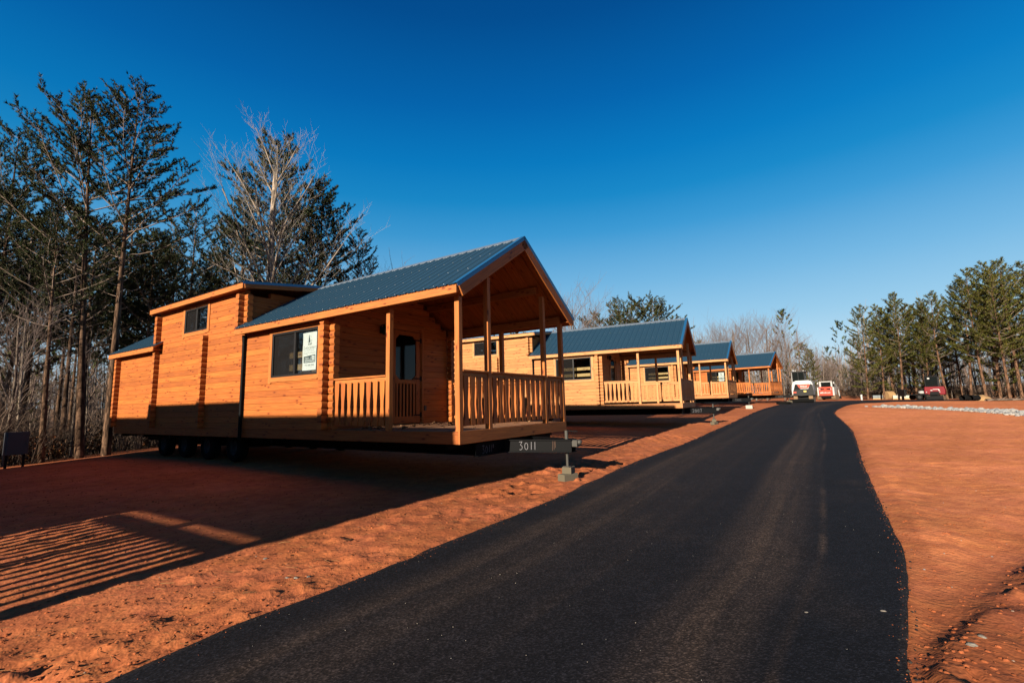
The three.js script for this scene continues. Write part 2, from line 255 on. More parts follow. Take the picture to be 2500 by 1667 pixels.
// the clay right of the road is graded and packed, coloured lighter than the loosened red soil by the cabins
// how much a place lies under the trees (0 in the clearing)
function forestMask(x, z) {
  // line behind the row of cabins, then round the far side
  const L = forestLine; let b = 1e9, s = 1; for (let i = 0; i < L.length - 1; i++) { const [d, g] = segDist([x, z], L[i], L[i + 1]); if (d < b) { b = d; s = g; } }
  return sstep(-.5, 2.2, b * s * forestSign + (fbm(x * .6, z * .6, 2) - .5) * 2.5);
}
{ // asphalt: a sheet 45 mm above the dirt with a turned-down edge, dust dragged along the wheel lines
  const nc = 76, pos = [], col = [], uv = [], idx = []; let along = 0, prev = null;
  roadRows.forEach(([l, r], j) => {
    const c = l.clone().add(r).multiplyScalar(.5); if (prev) along += c.distanceTo(prev); prev = c; const wid = l.distanceTo(r);
    for (let i = 0; i <= nc; i++) {
      const e = i === 0 ? -.05 : i === nc ? 1.05 : 0, k = i === 0 ? -.03 / wid : i === nc ? 1 + .03 / wid : (i - 1) / (nc - 2) + (i === 1 ? ((fbm(along * 2.2, 1, 2) - .5) * .06 + (vnoise(along * 11, 4) - .5) * .045) / wid : i === nc - 1 ? ((fbm(along * 1.6, 7, 2) - .5) * .02 + (vnoise(along * 11, 14) - .5) * .03) / wid : 0), x = lerp(l.x, r.x, k), z = lerp(l.z, r.z, k);
      const edge = i === 0 || i === nc; pos.push(x, baseH(x, z) + (edge ? -.07 : .012 + (fbm(x * .6, z * .6, 2) - .5) * .012), z);
      const w = k * wid; uv.push(w, along);
      const streak = vnoise(w * 9 + vnoise(along * .12, 3) * 2.4, along * .08) * .6 + vnoise(w * 26, along * .22 + 8) * .4;
      const wob = (vnoise(along * .05, 21) - .5) * .4, lane = (c0, s) => Math.exp(-(((w + wob - c0 * wid) / s) ** 2));
      let dust = lane(.11, .20) * .55 + lane(.22, .26) * .6 + lane(.64, .24) * .75 + lane(.72, .2) * .5 + lane(.40, .5) * .18; dust *= .25 + 1.1 * Math.pow(streak, 1.6);
      dust += .22 * sstep(.62, .8, fbm(x * .9 + 4, z * .9, 3)) * streak; dust = clamp(dust * (.45 + .75 * sstep(.3, .7, fbm(w * .3 + 3, along * .05, 2))), 0, 1);
      const seam = lane(.80, .03) * (.35 + .9 * sstep(.5, .7, vnoise(along * 1.3, 5)));
      const rim = i <= 1 || i >= nc - 1 ? .12 : 0, d = clamp(dust * .62 + seam * .40 + rim, 0, 1), n = .85 + .3 * fbm(x * 2, z * 2, 2);
      col.push(lerp(.0140 * n, .17, d), lerp(.0152 * n, .112, d), lerp(.0215 * n, .078, d));
    }
  });
  for (let j = 0; j < roadRows.length - 1; j++) for (let i = 0; i < nc; i++) { const a = j * (nc + 1) + i; idx.push(a, a + 1, a + nc + 1, a + 1, a + nc + 2, a + nc + 1); }
  const g = new THREE.BufferGeometry(); g.setAttribute('position', new THREE.Float32BufferAttribute(pos, 3)); g.setAttribute('color', new THREE.Float32BufferAttribute(col, 3)); g.setAttribute('uv', new THREE.Float32BufferAttribute(uv, 2)); g.setIndex(idx); g.computeVertexNormals();
  if (g.attributes.normal.getY(200) < 0) { for (let i = 0; i < idx.length; i += 3) [idx[i], idx[i + 1]] = [idx[i + 1], idx[i]]; g.setIndex(idx); g.computeVertexNormals(); }
  const S = 2048, TS = 3.2, grain = dataTex(S, S, (x, y) => { const u = x / S, v = y / S, n = vnoise(u * 260, v * 260, 260), m = vnoise(u * 520, v * 520, 520), k = vnoise(u * 34, v * 34, 34), q = hash2(x >> 2, y >> 2); let c = .36 + .42 * sstep(.25, .85, n) * m + .22 * m + .10 * k; if (q > .9992) c = 1.0; else if (q > .985) c += .20; return [c, c, c * 1.01]; }, true, 1 / TS, 1 / TS);
  const gb = dataTex(1024, 1024, (x, y) => { const u = x / 1024, v = y / 1024, h = vnoise(u * 260, v * 260, 260) * .6 + vnoise(u * 500, v * 500, 500) * .4; return [h, h, h]; }, false, 1 / TS, 1 / TS);
  struct('road', g, new THREE.MeshPhysicalMaterial({ vertexColors: true, map: grain, bumpMap: gb, bumpScale: .003, roughness: .9, specularIntensity: .22 }));
}
// ---------------------------------------------------------------- log cabins on trailer frames
// local axes: +x front (porch), +z the sunny long side, y up from the dirt; x = 0 at the front edge of the deck
const HALF = CW / 2, C = .14, LT = .14;                     // half width, log course, log thickness
const RIDGE = 3.68, EAVE = 2.32, OVER = .241, LOFT = 3.42;
const pick = () => tones[Math.floor(rnd() * tones.length)];
function chalkGeo(strokes, sx, sy, w) {   // handwriting as thin strips in the xy plane
  const s = new Soup();
  for (const line of strokes) for (let i = 0; i < line.length - 1; i++) {
    const a = V(line[i][0] * sx, line[i][1] * sy, 0), b = V(line[i + 1][0] * sx, line[i + 1][1] * sy, 0), d = b.clone().sub(a).normalize(), n = V(-d.y, d.x, 0).multiplyScalar(w / 2), e = d.clone().multiplyScalar(w * .3);
    s.quad(a.clone().sub(n).sub(e), b.clone().sub(n).add(e), b.clone().add(n).add(e), a.clone().add(n).sub(e));
  }
  return s.geo();
}
const arc = (cx, cy, rx, ry, a0, a1, n = 10) => Array.from({ length: n + 1 }, (_, i) => { const t = lerp(a0, a1, i / n) * Math.PI / 180; return [cx + rx * Math.cos(t), cy + ry * Math.sin(t)]; });
const GLYPH = {
  3: [[[0, .95], [.62, 1], [.25, .58], ...arc(.25, .27, .4, .3, 80, -120, 9)]], 0: [arc(.35, .42, .34, .42, 70, 430, 16)], 1: [[[.28, .95], [.24, 0]]], 2: [[[.02, .78], ...arc(.3, .72, .28, .26, 150, -30, 7), [.05, 0], [.7, .05]]], 7: [[[0, .92], [.3, 1], [.6, .95], [.66, .75], [.3, 0]]], B: [[[.05, 0], [.05, 1], ...arc(.1, .76, .38, .23, 90, -90, 6), ...arc(.1, .27, .45, .27, 90, -90, 6)]],
};
function chalkText(txt, h, w = .0065) { let x = 0; const st = []; for (const ch of txt) { const small = ch === 'B' ? .45 : 1; for (const l of GLYPH[ch]) st.push(l.map((p) => [p[0] * .62 * small + x, p[1] * small + (small < 1 ? .55 : 0)])); x += ch === '1' ? .48 : .62 * small + .1; } return chalkGeo(st, h, h, w); }

function balusterGeo(h) {   // flat board with waisted sides
  const prof = [[.068, 0], [.066, .12], [.052, .26], [.040, .42], [.046, .56], [.060, .72], [.066, .86], [.068, 1]], pts = [];
  for (const [w, y] of prof) pts.push([w * .93, y * h]); for (let i = prof.length - 1; i >= 0; i--) pts.push([-prof[i][0] * .93, prof[i][1] * h]);
  const g = extrude(pts, .024); g.translate(0, 0, -.012); const uv = g.attributes.uv, p = g.attributes.position, o = R(0, 9), q = R(0, 9); for (let i = 0; i < uv.count; i++) uv.setXY(i, p.getY(i) + o, p.getX(i) + q); return g;
}
function logsAlongX(par, x0, x1, zc, y0, i0, i1, holes = [], name = 'wall_log') {   // one log per course, cut round the openings
  for (let i = i0; i < i1; i++) {
    const ya = i * C, yb = ya + C; let spans = [[x0, x1]];
    for (const h of holes) if (ya + .03 < h[3] && yb - .03 > h[2]) spans = spans.flatMap(([a, b]) => [[a, Math.min(b, h[0])], [Math.max(a, h[1]), b]].filter((s) => s[1] - s[0] > .03));
    for (const [a, b] of spans) { const g = bar(b - a, C - .001, LT, .0065); g.translate((a + b) / 2, y0 + ya + C / 2, zc + R(-.0015, .0015)); part(name, g, pick(), par); }
  }
}
function logsAlongZ(par, z0, z1, xc, y0, i0, i1, holes = [], name = 'wall_log', ch = .0075) {
  for (let i = i0; i < i1; i++) {
    const ya = i * C, yb = ya + C; let spans = [[typeof z0 === 'function' ? z0(ya) : z0, typeof z1 === 'function' ? z1(ya) : z1]];
    for (const h of holes) if (ya + .03 < h[3] && yb - .03 > h[2]) spans = spans.flatMap(([a, b]) => [[a, Math.min(b, h[0])], [Math.max(a, h[1]), b]].filter((s) => s[1] - s[0] > .03));
    for (const [a, b] of spans) if (b - a > .05) { const g = bar(b - a, C - .001, LT, ch); g.rotateY(Math.PI / 2); g.translate(xc, y0 + ya + C / 2, (a + b) / 2); part(name, g, pick(), par); }
  }
}
// rounded log end, axis along z: butt ends that stand out from the long wall
const endGeo = (() => { const L = []; for (let k = 0; k < 4; k++) { const pts = [], n = 10; for (let i = 0; i <= n; i++) { const t = -Math.PI / 2 + Math.PI * i / n; pts.push([LT / 2 - .028 + .028 * Math.cos(t), (C / 2 - .006) * Math.sin(t)]); } for (let i = 0; i <= n; i++) { const t = Math.PI / 2 + Math.PI * i / n; pts.push([-LT / 2 + .028 + .028 * Math.cos(t), (C / 2 - .006) * Math.sin(t)]); } const g = extrude(pts, .135, .005); const uv = g.attributes.uv, p = g.attributes.position, o = R(0, 9), q = R(0, 9); for (let i = 0; i < uv.count; i++) uv.setXY(i, p.getZ(i) * 1.0 + p.getX(i) * .3 + o, p.getY(i) + q); L.push(g); } return L; })();
function logEnds(par, xc, z, y0, i0, i1, dir = 1) { for (let i = i0; i < i1; i++) { const m = part('log_end', endGeo[i % 4], pick(), par); m.position.set(xc, y0 + (i + .5) * C, z); if (dir < 0) m.rotation.y = Math.PI; } }
function logEndsX(par, x, zc, y0, i0, i1) { for (let i = i0; i < i1; i++) { const m = part('log_end', endGeo[i % 4], pick(), par); m.position.set(x, y0 + (i + .5) * C, zc); m.rotation.y = Math.PI / 2; } }

function windowUnit(par, x0, x1, y0, y1, z, braces) {   // two-light slider in a dark frame, wooden casing
  const w = new THREE.Group(); w.name = 'window'; par.add(w); const f = .045, xm = (x0 + x1) / 2;
  part('frame', merge([box(x0, x1, y0, y0 + f, z - .09, z + .012), box(x0, x1, y1 - f, y1, z - .09, z + .012), box(x0, x0 + f, y0 + f, y1 - f, z - .09, z + .012), box(x1 - f, x1, y0 + f, y1 - f, z - .09, z + .012), box(xm - .028, xm + .028, y0 + f, y1 - f, z - .07, z + .004)]), M.bronze, w);
  part('pane', box(x0 + f, xm - .028, y0 + f, y1 - f, z - .052, z - .048, .001), M.glass, w);
  part('pane', box(xm + .028, x1 - f, y0 + f, y1 - f, z - .042, z - .038, .001), M.glass, w);
  part('insect_screen', box(x0 + f + .004, xm - .03, y0 + f + .004, y1 - f - .004, z - .020, z - .018, .0005), M.screen, w);
  const c = .105, p = .022;
  part('casing', box(x0 - c, x0, y0 - c - .03, y1 + c, z + .001, z + p), M.trim, w); part('casing', box(x1, x1 + c, y0 - c + .02, y1 + c, z + .001, z + p), M.trim, w);
  part('casing', box(x0, x1, y1, y1 + c, z + .001, z + p - .002), M.trim, w); part('casing', box(x0, x1, y0 - c, y0, z + .001, z + p - .002), M.trim, w);
  if (braces) for (const y of [.155, .435]) part('brace_board', box(x0 + .15, x1 - .10, y0 + y, y0 + y + .135, z - .36, z - .32), M.brace, w);
  return w;
}
const roofProfile = (() => { const pts = []; const pitch = .2286, n = 4; for (let k = 0; k < n; k++) { const o = k * pitch; pts.push([o, 0], [o + .006, 0], [o + .018, .019], [o + .036, .019], [o + .050, 0], [o + .105, 0], [o + .112, .006], [o + .126, .006], [o + .133, 0], [o + .168, 0], [o + .175, .006], [o + .189, .006], [o + .196, 0]); } pts.push([n * pitch, 0]); return pts; })();
function slopeGeo(x0, x1, ridge, eave, half, side) {   // ribbed sheet from ridge to eave, side = +1 sunny
  const s = new Soup(), th = Math.atan2(ridge - eave, half), L = Math.hypot(ridge - eave, half), P = (x, d, h) => V(x, ridge - d * Math.sin(th) + h * Math.cos(th), side * (d * Math.cos(th) + h * Math.sin(th)));
  const W = x1 - x0; for (let i = 0; i < roofProfile.length - 1; i++) { const a = roofProfile[i], b = roofProfile[i + 1]; if (a[0] >= W - 1e-4) break; const bx = Math.min(b[0], W); const q = [P(x0 + a[0], .02, a[1]), P(x0 + bx, .02, b[1]), P(x0 + bx, L, b[1]), P(x0 + a[0], L, a[1])]; side > 0 ? s.quad(q[3], q[2], q[1], q[0]) : s.quad(q[0], q[1], q[2], q[3]); }
  return s.geo();
}
const headGeo = new THREE.SphereGeometry(.0065, 6, 3, 0, Math.PI * 2, 0, Math.PI / 2);
function roof(par, x0, x1, ridge, eave, half, o = {}) {   // x0 rear, x1 front
  const th = Math.atan2(ridge - eave, half), L = Math.hypot(ridge - eave, half), y = DECK, cs = Math.cos(th), sn = Math.sin(th);
  for (const side of [1, -1]) {
    for (let x = x1; x > x0 + .05; x -= .9144) { const a = Math.max(x0, x - .9144), g = slopeGeo(a, x, ridge, eave, half, side); g.translate(0, y + .004, 0); part('roof_panel', g, M.roof, par); }
    const P = (x, d, h) => V(x, y + ridge - d * sn - h * cs, side * (d * cs - h * sn));
    const dk = beam(P((x0 + x1) / 2, 0.02, .032), P((x0 + x1) / 2, L - .02, .032), .05, x1 - x0 - .02, V(0, 1, 0), .002); part('roof_deck', dk, M.ceiling, par);
    if (!o.plain) { // screw heads
      const l = []; for (const d of [L * .06, L * .34, L * .66, L * .965]) for (let x = x1 - .10; x > x0 + .05; x -= .2286) { const g = headGeo.clone(), p = P(x, d, -.006); g.rotateX(side * th); g.translate(p.x, p.y, p.z); l.push(g); }
      const m = part('roof_screws', merge(l), M.screw, par); m.userData.kind = 'stuff';
    }
    // fascia along the eave
    const ye = y + eave - .012, z = side * (half - .028);
    part('fascia_board', box(x0 + .01, x1 - .012, ye - .13, ye, Math.min(z, z + side * .03), Math.max(z, z + side * .03)), M.trim, par);
    part('soffit', box(x0 + .01, x1 - .03, ye - .09, ye - .07, Math.min(side * (HALF - .01), side * (half - .03)), Math.max(side * (HALF - .01), side * (half - .03))), M.ceiling, par);
    if (o.front) {   // rake board and metal trim
      const rk = o.rake || .21, a = P(x1 - .004, .0, rk / 2 + .012), b = P(x1 - .004, L - .03, rk / 2 + .012); part('rake_board', beam(a, b, rk, .03, V(0, 1, 0)), M.rakeWood, par);
      const c = P(x1 + .014, -.01, .012), d = P(x1 + .014, L + .01, .012); part('rake_trim', merge([beam(c, d, .062, .006, V(0, 1, 0), .001), beam(P(x1 - .03, -.01, -.0235), P(x1 - .03, L + .01, -.0235), .004, .095, V(0, 1, 0), .001)]), M.roofTrim, par);
    }
    if (o.back) { const a = P(x0 + .004, 0, .1), b = P(x0 + .004, L - .03, .1); part('rake_board', beam(a, b, .15, .03, V(0, 1, 0)), M.rakeWood, par); }
  }
  const cap = []; for (const side of [1, -1]) { const P = (d, h) => V(0, y + ridge - d * sn + h * cs, side * (d * cs + h * sn)); const a = P(-.005, .024), b = P(.15, .024), s = new Soup(); s.quad(V(x0, a.y, a.z), V(x1 + .015, a.y, a.z), V(x1 + .015, b.y, b.z), V(x0, b.y, b.z)); const c = P(.15, .004); s.quad(V(x0, b.y, b.z), V(x1 + .015, b.y, b.z), V(x1 + .015, c.y, c.z), V(x0, c.y, c.z)); cap.push(s.geo()); }
  part('ridge_cap', merge(cap), M.ridge, par);
}
function railing(par, a, b, posts) { // a, b: ends on the deck edge; boards stand between them
  const d = b.clone().sub(a), L = d.length(); d.normalize(); const up = (h) => V(0, h, 0), y = DECK;
  part('top_rail', beam(a.clone().add(up(y + .975)), b.clone().add(up(y + .975)), .03, .11), M.trim, par);
  part('upper_rail', beam(a.clone().add(up(y + .918)), b.clone().add(up(y + .918)), .082, .036), M.trim, par);
  part('lower_rail', beam(a.clone().add(up(y + .12)), b.clone().add(up(y + .12)), .075, .036), M.trim, par);
  const n = Math.max(1, Math.round((L - .04) / .185)), st = L / n; const side = V(-d.z, 0, d.x);
  for (let i = 0; i < n; i++) { const m = part('baluster', BAL[i % BAL.length], pick(), par), p = a.clone().addScaledVector(d, (i + .5) * st).addScaledVector(side, .031 * (posts || 1)); m.position.set(p.x, y + .09, p.z); m.rotation.y = -Math.atan2(d.z, d.x); }
}
const BAL = [0, 1, 2].map(() => balusterGeo(.80));
const wheelParts = (() => { const tyre = new THREE.LatheGeometry([[.20, -.11], [.30, -.115], [.345, -.095], [.36, -.05], [.36, .05], [.345, .095], [.30, .115], [.20, .11]].map((p) => new THREE.Vector2(p[0], p[1])), 28), rim = new THREE.LatheGeometry([[0, .03], [.07, .035], [.08, .06], [.12, .05], [.16, .02], [.19, .07], [.205, .105], [.205, -.1]].map((p) => new THREE.Vector2(p[0], p[1])), 24); tyre.rotateX(Math.PI / 2); rim.rotateX(Math.PI / 2); return { tyre, rim }; })();
function iBeam(a, b, h, w) { const up = V(0, 1, 0), o = (dy) => [a.clone().add(V(0, dy, 0)), b.clone().add(V(0, dy, 0))]; return merge([beam(...o(0), h - .02, .012, up, .001), beam(...o(h / 2 - .008), .016, w, up, .001), beam(...o(-h / 2 + .008), .016, w, up, .001)]); }

function makeCabin() {
  const g = new THREE.Group(), D = DECK, H = HALF, zc = H - LT / 2;
  // ---- long sunny wall
  const winA = [-5.39, -3.71, 1.12, 2.10], winB = [-9.80, -8.49, 2.52, 3.22];
  logsAlongX(g, -6.69, -3.48, zc, D, 0, 16, [winA]);
  logsAlongX(g, -11.44, -6.692, zc, D, 0, 23, [winB]);
  logsAlongX(g, -14.22, -11.442, zc, D, 0, 16);
  part('plate', box(-6.69, -.05, D + 2.241, D + 2.36, zc - .06, zc + .06), M.trim, g);
  part('plate', box(-11.44, -6.7, D + 3.221, D + 3.33, zc - .06, zc + .068), M.trim, g);
  part('plate', box(-14.3, -11.45, D + 2.241, D + 2.36, zc - .06, zc + .06), M.trim, g);
  // butt ends of the cross walls standing proud of the long wall
  logEnds(g, -3.43, H - .002, D, 0, 16); logEnds(g, -6.77, H - .002, D, 17, 23); logEnds(g, -8.48, H - .002, D, 0, 17); logEnds(g, -11.37, H - .002, D, 0, 23); logEnds(g, -14.28, H - .002, D, 0, 16);
  // ends of the long logs running past the porch wall and the loft wall
  logEndsX(g, -3.35, zc, D, 0, 16); logEndsX(g, -6.70, zc, D, 18, 23);
  // ---- far wall and rear wall, same courses
  const far = []; for (let i = 0; i < 16; i++) { const b = bar(10.8, C - .001, LT, .008); b.translate(-8.85, D + (i + .5) * C, -zc); far.push(b); } for (let i = 16; i < 23; i++) { const b = bar(4.74, C - .001, LT, .008); b.translate(-9.07, D + (i + .5) * C, -zc); far.push(b); }
  part('far_wall', merge(far), tones[1], g);
  logEndsX(g, -3.35, -zc, D, 0, 16);
  const rear = []; for (let i = 0; i < 24; i++) { const y = i * C, half = y < 2.2 ? zc - .07 : Math.max(0, (RIDGE - .18 - y) / .65); if (half > .1) { const b = bar(half * 2, C - .001, LT, .008); b.rotateY(Math.PI / 2); b.translate(-14.28, D + y + C / 2, 0); rear.push(b); } }
  part('rear_wall', merge(rear), tones[3], g);
  // ---- porch wall with the door opening, logs up into the gable
  const gab = (y) => y < 2.2 ? zc - LT / 2 : Math.max(0, (RIDGE - .20 - y - C) / .65);
  logsAlongZ(g, (y) => -gab(y), (y) => gab(y), -3.43, D, 0, 24, [[-.74, .22, 0, 2.24]]);
  // ---- loft front wall above the main roof, and its back wall
  for (const [x, n] of [[-6.77, 'wall_log'], [-11.37, 'wall_log']]) logsAlongZ(g, (y) => -(y < 3.2 ? zc - .07 : 1.2), (y) => (y < 3.2 ? zc - .07 : 1.2), x, D, 16, 24, [], n);
  // sheathing behind the logs keeps the room dark
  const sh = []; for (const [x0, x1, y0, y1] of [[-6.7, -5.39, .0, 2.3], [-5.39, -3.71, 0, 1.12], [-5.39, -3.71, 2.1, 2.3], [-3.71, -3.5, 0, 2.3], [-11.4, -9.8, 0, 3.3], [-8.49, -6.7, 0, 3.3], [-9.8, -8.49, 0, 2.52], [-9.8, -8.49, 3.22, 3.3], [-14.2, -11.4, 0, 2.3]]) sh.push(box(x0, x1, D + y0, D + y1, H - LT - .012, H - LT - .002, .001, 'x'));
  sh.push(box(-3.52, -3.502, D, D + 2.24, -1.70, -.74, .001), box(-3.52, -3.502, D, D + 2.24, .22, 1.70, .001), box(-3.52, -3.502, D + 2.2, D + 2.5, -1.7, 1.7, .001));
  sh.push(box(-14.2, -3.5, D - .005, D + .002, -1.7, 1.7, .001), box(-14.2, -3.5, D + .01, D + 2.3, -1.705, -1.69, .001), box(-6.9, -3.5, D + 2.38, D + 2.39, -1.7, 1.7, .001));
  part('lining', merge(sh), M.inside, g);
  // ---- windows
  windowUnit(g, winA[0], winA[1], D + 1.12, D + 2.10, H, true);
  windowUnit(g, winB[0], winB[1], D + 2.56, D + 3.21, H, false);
  // ---- door in the porch wall (faces +x)
  { const d = new THREE.Group(); d.name = 'door'; g.add(d); const x = -3.36, z0 = -.72, z1 = .20, y0 = D + .03, y1 = D + 2.2;
    part('door_stile', box(x - .04, x, y0, y1, z0, z0 + .13), tones[3], d); part('door_stile', box(x - .04, x, y0, y1, z1 - .13, z1), tones[3], d);
    for (const [a, b] of [[0, .16], [.92, 1.02], [2.07, 2.17]]) part('door_rail', box(x - .04, x - .001, y0 + a, y0 + b, z0 + .13, z1 - .13), tones[1], d);
    for (let i = 0; i < 6; i++) { const z = lerp(z0 + .19, z1 - .19, i / 5); part('slat', box(x - .03, x - .008, y0 + .16, y0 + .92, z - .028, z + .028), tones[4], d); }
    for (const [sz, sy] of [[1, 1], [1, -1], [-1, 1], [-1, -1]]) { const cz = sz > 0 ? z1 - .13 : z0 + .13, cy = sy > 0 ? y0 + 2.07 : y0 + 1.02, s = new Soup(); const q = (dx) => [V(x - dx, cy, cz), V(x - dx, cy, cz - sz * .11), V(x - dx, cy - sy * .11, cz)]; s.tri(...q(.002)); s.tri(...q(.038)); const A = q(.002), B = q(.038); s.quad(A[1], A[2], B[2], B[1]); part('corner_block', s.geo(), tones[1], d); }
    part('pane', box(x - .028, x - .022, y0 + 1.0, y0 + 2.09, z0 + .12, z1 - .12, .001), M.doorGlass, d);
    part('backing', box(x - .05, x - .044, y0 + .1, y0 + .98, z0 + .1, z1 - .1, .001), M.black, d);
    for (const h of [.18, 1.05, 1.98]) part('hinge', merge([box(x + .001, x + .008, y0 + h - .06, y0 + h + .06, z0 - .05, z0 + .005, .001), box(x + .002, x + .008, y0 + h - .016, y0 + h + .016, z0 - .01, z0 + .2, .001)]), M.black, d);
    part('casing', box(x + .001, x + .022, D + .01, D + 2.32, z0 - .11, z0 - .05), M.rakeWood, d); part('casing', box(x + .001, x + .022, D + .01, D + 2.32, z1 + .01, z1 + .12), M.rakeWood, d); part('casing', box(x + .002, x + .021, D + 2.21, D + 2.32, z0 - .05, z1 + .01), M.rakeWood, d);
  }
  { const l = new THREE.Group(); l.name = 'wall_lantern'; g.add(l); l.position.set(-3.35, D + 2.14, .52); part('bracket', merge([box(-.01, .02, -.08, .08, -.04, .04), box(0, .12, .09, .115, -.012, .012)]), M.black, l); part('shade', move(cyl(.03, .09, .08, 12), .12, .05, 0), M.black, l); part('cage', move(cyl(.06, .05, .14, 10), .12, -.05, 0), M.bronze, l); }
  part('outlet_box', box(-3.36, -3.325, D + .31, D + .43, -.92, -.84, .006), M.zinc, g);
  // ---- porch deck
  for (let i = 0; i < 24; i++) part('deck_board', box(-3.37 + i * .1395, -3.37 + (i + 1) * .1395 - .006, D - .036, D + (i % 3) * .0006, -H + .034, H - .034, .003, 'z'), M.deck, g);
  part('rim_board', box(-.032, 0, D - .20, D + .002, -H, H, .004), M.trim, g);
  part('rim_board', box(-6.9, -.033, D - .20, D - .002, H - .034, H - .002, .004), tones[3], g); part('rim_board', box(-14.35, -6.902, D - .20, D - .002, H - .034, H - .002, .004), tones[1], g); part('rim_board', box(-14.35, -.033, D - .20, D - .002, -H + .002, -H + .034, .004), tones[1], g);
  // ---- posts
  const pw = .095, P = (x, z, y1) => part('post', box(x - pw / 2, x + pw / 2, D, D + y1, z - pw / 2, z + pw / 2, .005, 'y'), M.trim, g);
  const xf = -pw / 2 - .002, zs = H - pw / 2 - .002;
  P(xf, zs, 2.19); P(xf, -zs, 2.19); P(-1.665, zs, 2.19); P(-1.665, -zs, 2.19); P(xf, H - .85, 2.68); P(xf, -(H - .85), 2.68);
  // ---- rails: sunny side only from wall to post, front in three bays, far side in two
  railing(g, V(-3.18, 0, zs), V(-1.713, 0, zs), 1); railing(g, V(-3.18, 0, -zs), V(-1.713, 0, -zs), -1); railing(g, V(-1.617, 0, -zs), V(-.10, 0, -zs), -1);
  railing(g, V(xf, 0, zs - pw / 2), V(xf, 0, H - .85 + pw / 2), 1); railing(g, V(xf, 0, H - .85 - pw / 2), V(xf, 0, -(H - .85) + pw / 2), 1); railing(g, V(xf, 0, -(H - .85) - pw / 2), V(xf, 0, -zs + pw / 2), 1);
  // ---- porch ceiling, beams
  const slope = (RIDGE - EAVE) / (HALF + OVER), yAt = (z) => RIDGE - Math.abs(z) * slope;
  for (const s of [1, -1]) {
    for (let i = 0; i < 12; i++) { const x = -3.34 + i * .272, a = V(x + .134, D + yAt(.02) - .085, s * .02), b = V(x + .134, D + yAt(H) - .085, s * H); part('ceiling_board', beam(a, b, .018, .266, V(0, 1, 0), .005), i % 2 ? tones[1] : tones[0], g); }
    part('purlin', box(-3.35, -.16, D + yAt(1.0) - .27, D + yAt(1.0) - .115, s * 1.0 - .04, s * 1.0 + .04), M.rakeWood, g);
    if (s < 0) part('plate', box(-3.35, -.05, D + 2.19, D + 2.36, -zs - .05, -zs + .05), M.rakeWood, g);
  }
  // ---- roofs
  roof(g, -6.63, .167, RIDGE, EAVE, HALF + OVER, { front: true });
  roof(g, -11.55, -6.33, RIDGE + .025, LOFT, HALF + OVER, { front: true, back: true, rake: .13 });
  roof(g, -14.56, -11.12, RIDGE, EAVE, HALF + OVER, { back: true });
  // ---- downspout
  { const d = new THREE.Group(); d.name = 'downspout'; g.add(d); const x = -6.52, z = H + .055; part('pipe', move(cyl(.038, .038, 2.35, 14), x, D + .93, z), M.steel, d); part('elbow', move(cyl(.05, .042, .16, 14), x, D + 2.1, z), M.steel, d); for (const y of [.35, 1.5]) part('strap', move(cyl(.042, .042, .02, 14), x, D + y, z), M.black, d); }
  // ---- chassis
  { const c = new THREE.Group(); c.name = 'chassis'; g.add(c); const yb = D - .34;
    for (const z of [.95, -.95]) part('main_beam', iBeam(V(-14.2, yb, z), V(.02 - .3, yb, z), .25, .11), M.steel, c);
    for (let i = 0; i < 9; i++) part('crossmember', box(-14 + i * 1.7, -13.93 + i * 1.7, D - .29, D - .21, -1.75, 1.75, .002), M.steel, c);
    part('front_beam', iBeam(V(-.12, yb, -1.3), V(-.12, yb, 1.3), .22, .09), M.steel, c);
    for (const s of [1, -1]) part('tongue_beam', iBeam(V(-.7, yb, s * .62), V(1.06, yb, s * .075), .225, .09), M.steel, c);
    part('coupler', merge([box(1.0, 1.16, yb - .02, yb + .10, -.06, .06, .01), move(new THREE.SphereGeometry(.045, 12, 8), 1.18, yb + .06, 0)]), M.zinc, c);
    const j = new THREE.Group(); j.name = 'jack'; c.add(j); part('jack_tube', move(cyl(.032, .032, .42, 14), .93, D - .29, 0), M.zinc, j); part('jack_leg', move(cyl(.024, .024, .36, 14), .93, D - .55, 0), M.zinc, j); part('jack_foot', box(.87, .99, D - .715, D - .70, -.06, .06, .002), M.zinc, j); part('crank', merge([beam(V(.93, D - .085, 0), V(1.17, D - .095, .03), .02, .02), beam(V(1.17, D - .095, .03), V(1.17, D - .20, .03), .018, .018)]), M.black, j);
    for (const s of [1, -1]) for (const xs of [-7.36, -8.7, -10.0, -11.3]) { const w = new THREE.Group(); w.name = 'wheel'; c.add(w); w.position.set(xs, D - .82 + .355, s * (H - .34)); w.rotation.y = s > 0 ? 0 : Math.PI; part('tyre', wheelParts.tyre, M.rubber, w); part('rim', wheelParts.rim, M.rim, w); }
    for (const xs of [-7.36, -8.7, -10.0, -11.3]) { const a = cyl(.04, .04, 2.8, 10); a.rotateX(Math.PI / 2); a.translate(xs, D - .46, 0); part('axle', a, M.black, c); }
  }
  return g;
}
const protoCabin = makeCabin();
const paleOf = new Map([...tones.map((t, i) => [t, tonesPale[i]]), [M.trim, M.trimPale], [M.rakeWood, M.rakePale]]);
const cabinInfo = [
  ['log cabin on a trailer frame whose porch railing throws striped shadow on the dirt', null, false],
  ['orange log cabin on a black trailer frame chalked 3011, poster in its window', '3011', false],
  ['pale log cabin on a trailer frame chalked 2007', '2007', true],
  ['pale log cabin standing between the 2007 cabin and the orange cabin beside the excavator', '3002', true],
  ['orange log cabin beside the white excavator, a poster in its window', '2010', false],
];
const chalkDim = mat([.10, .10, .11], .9);
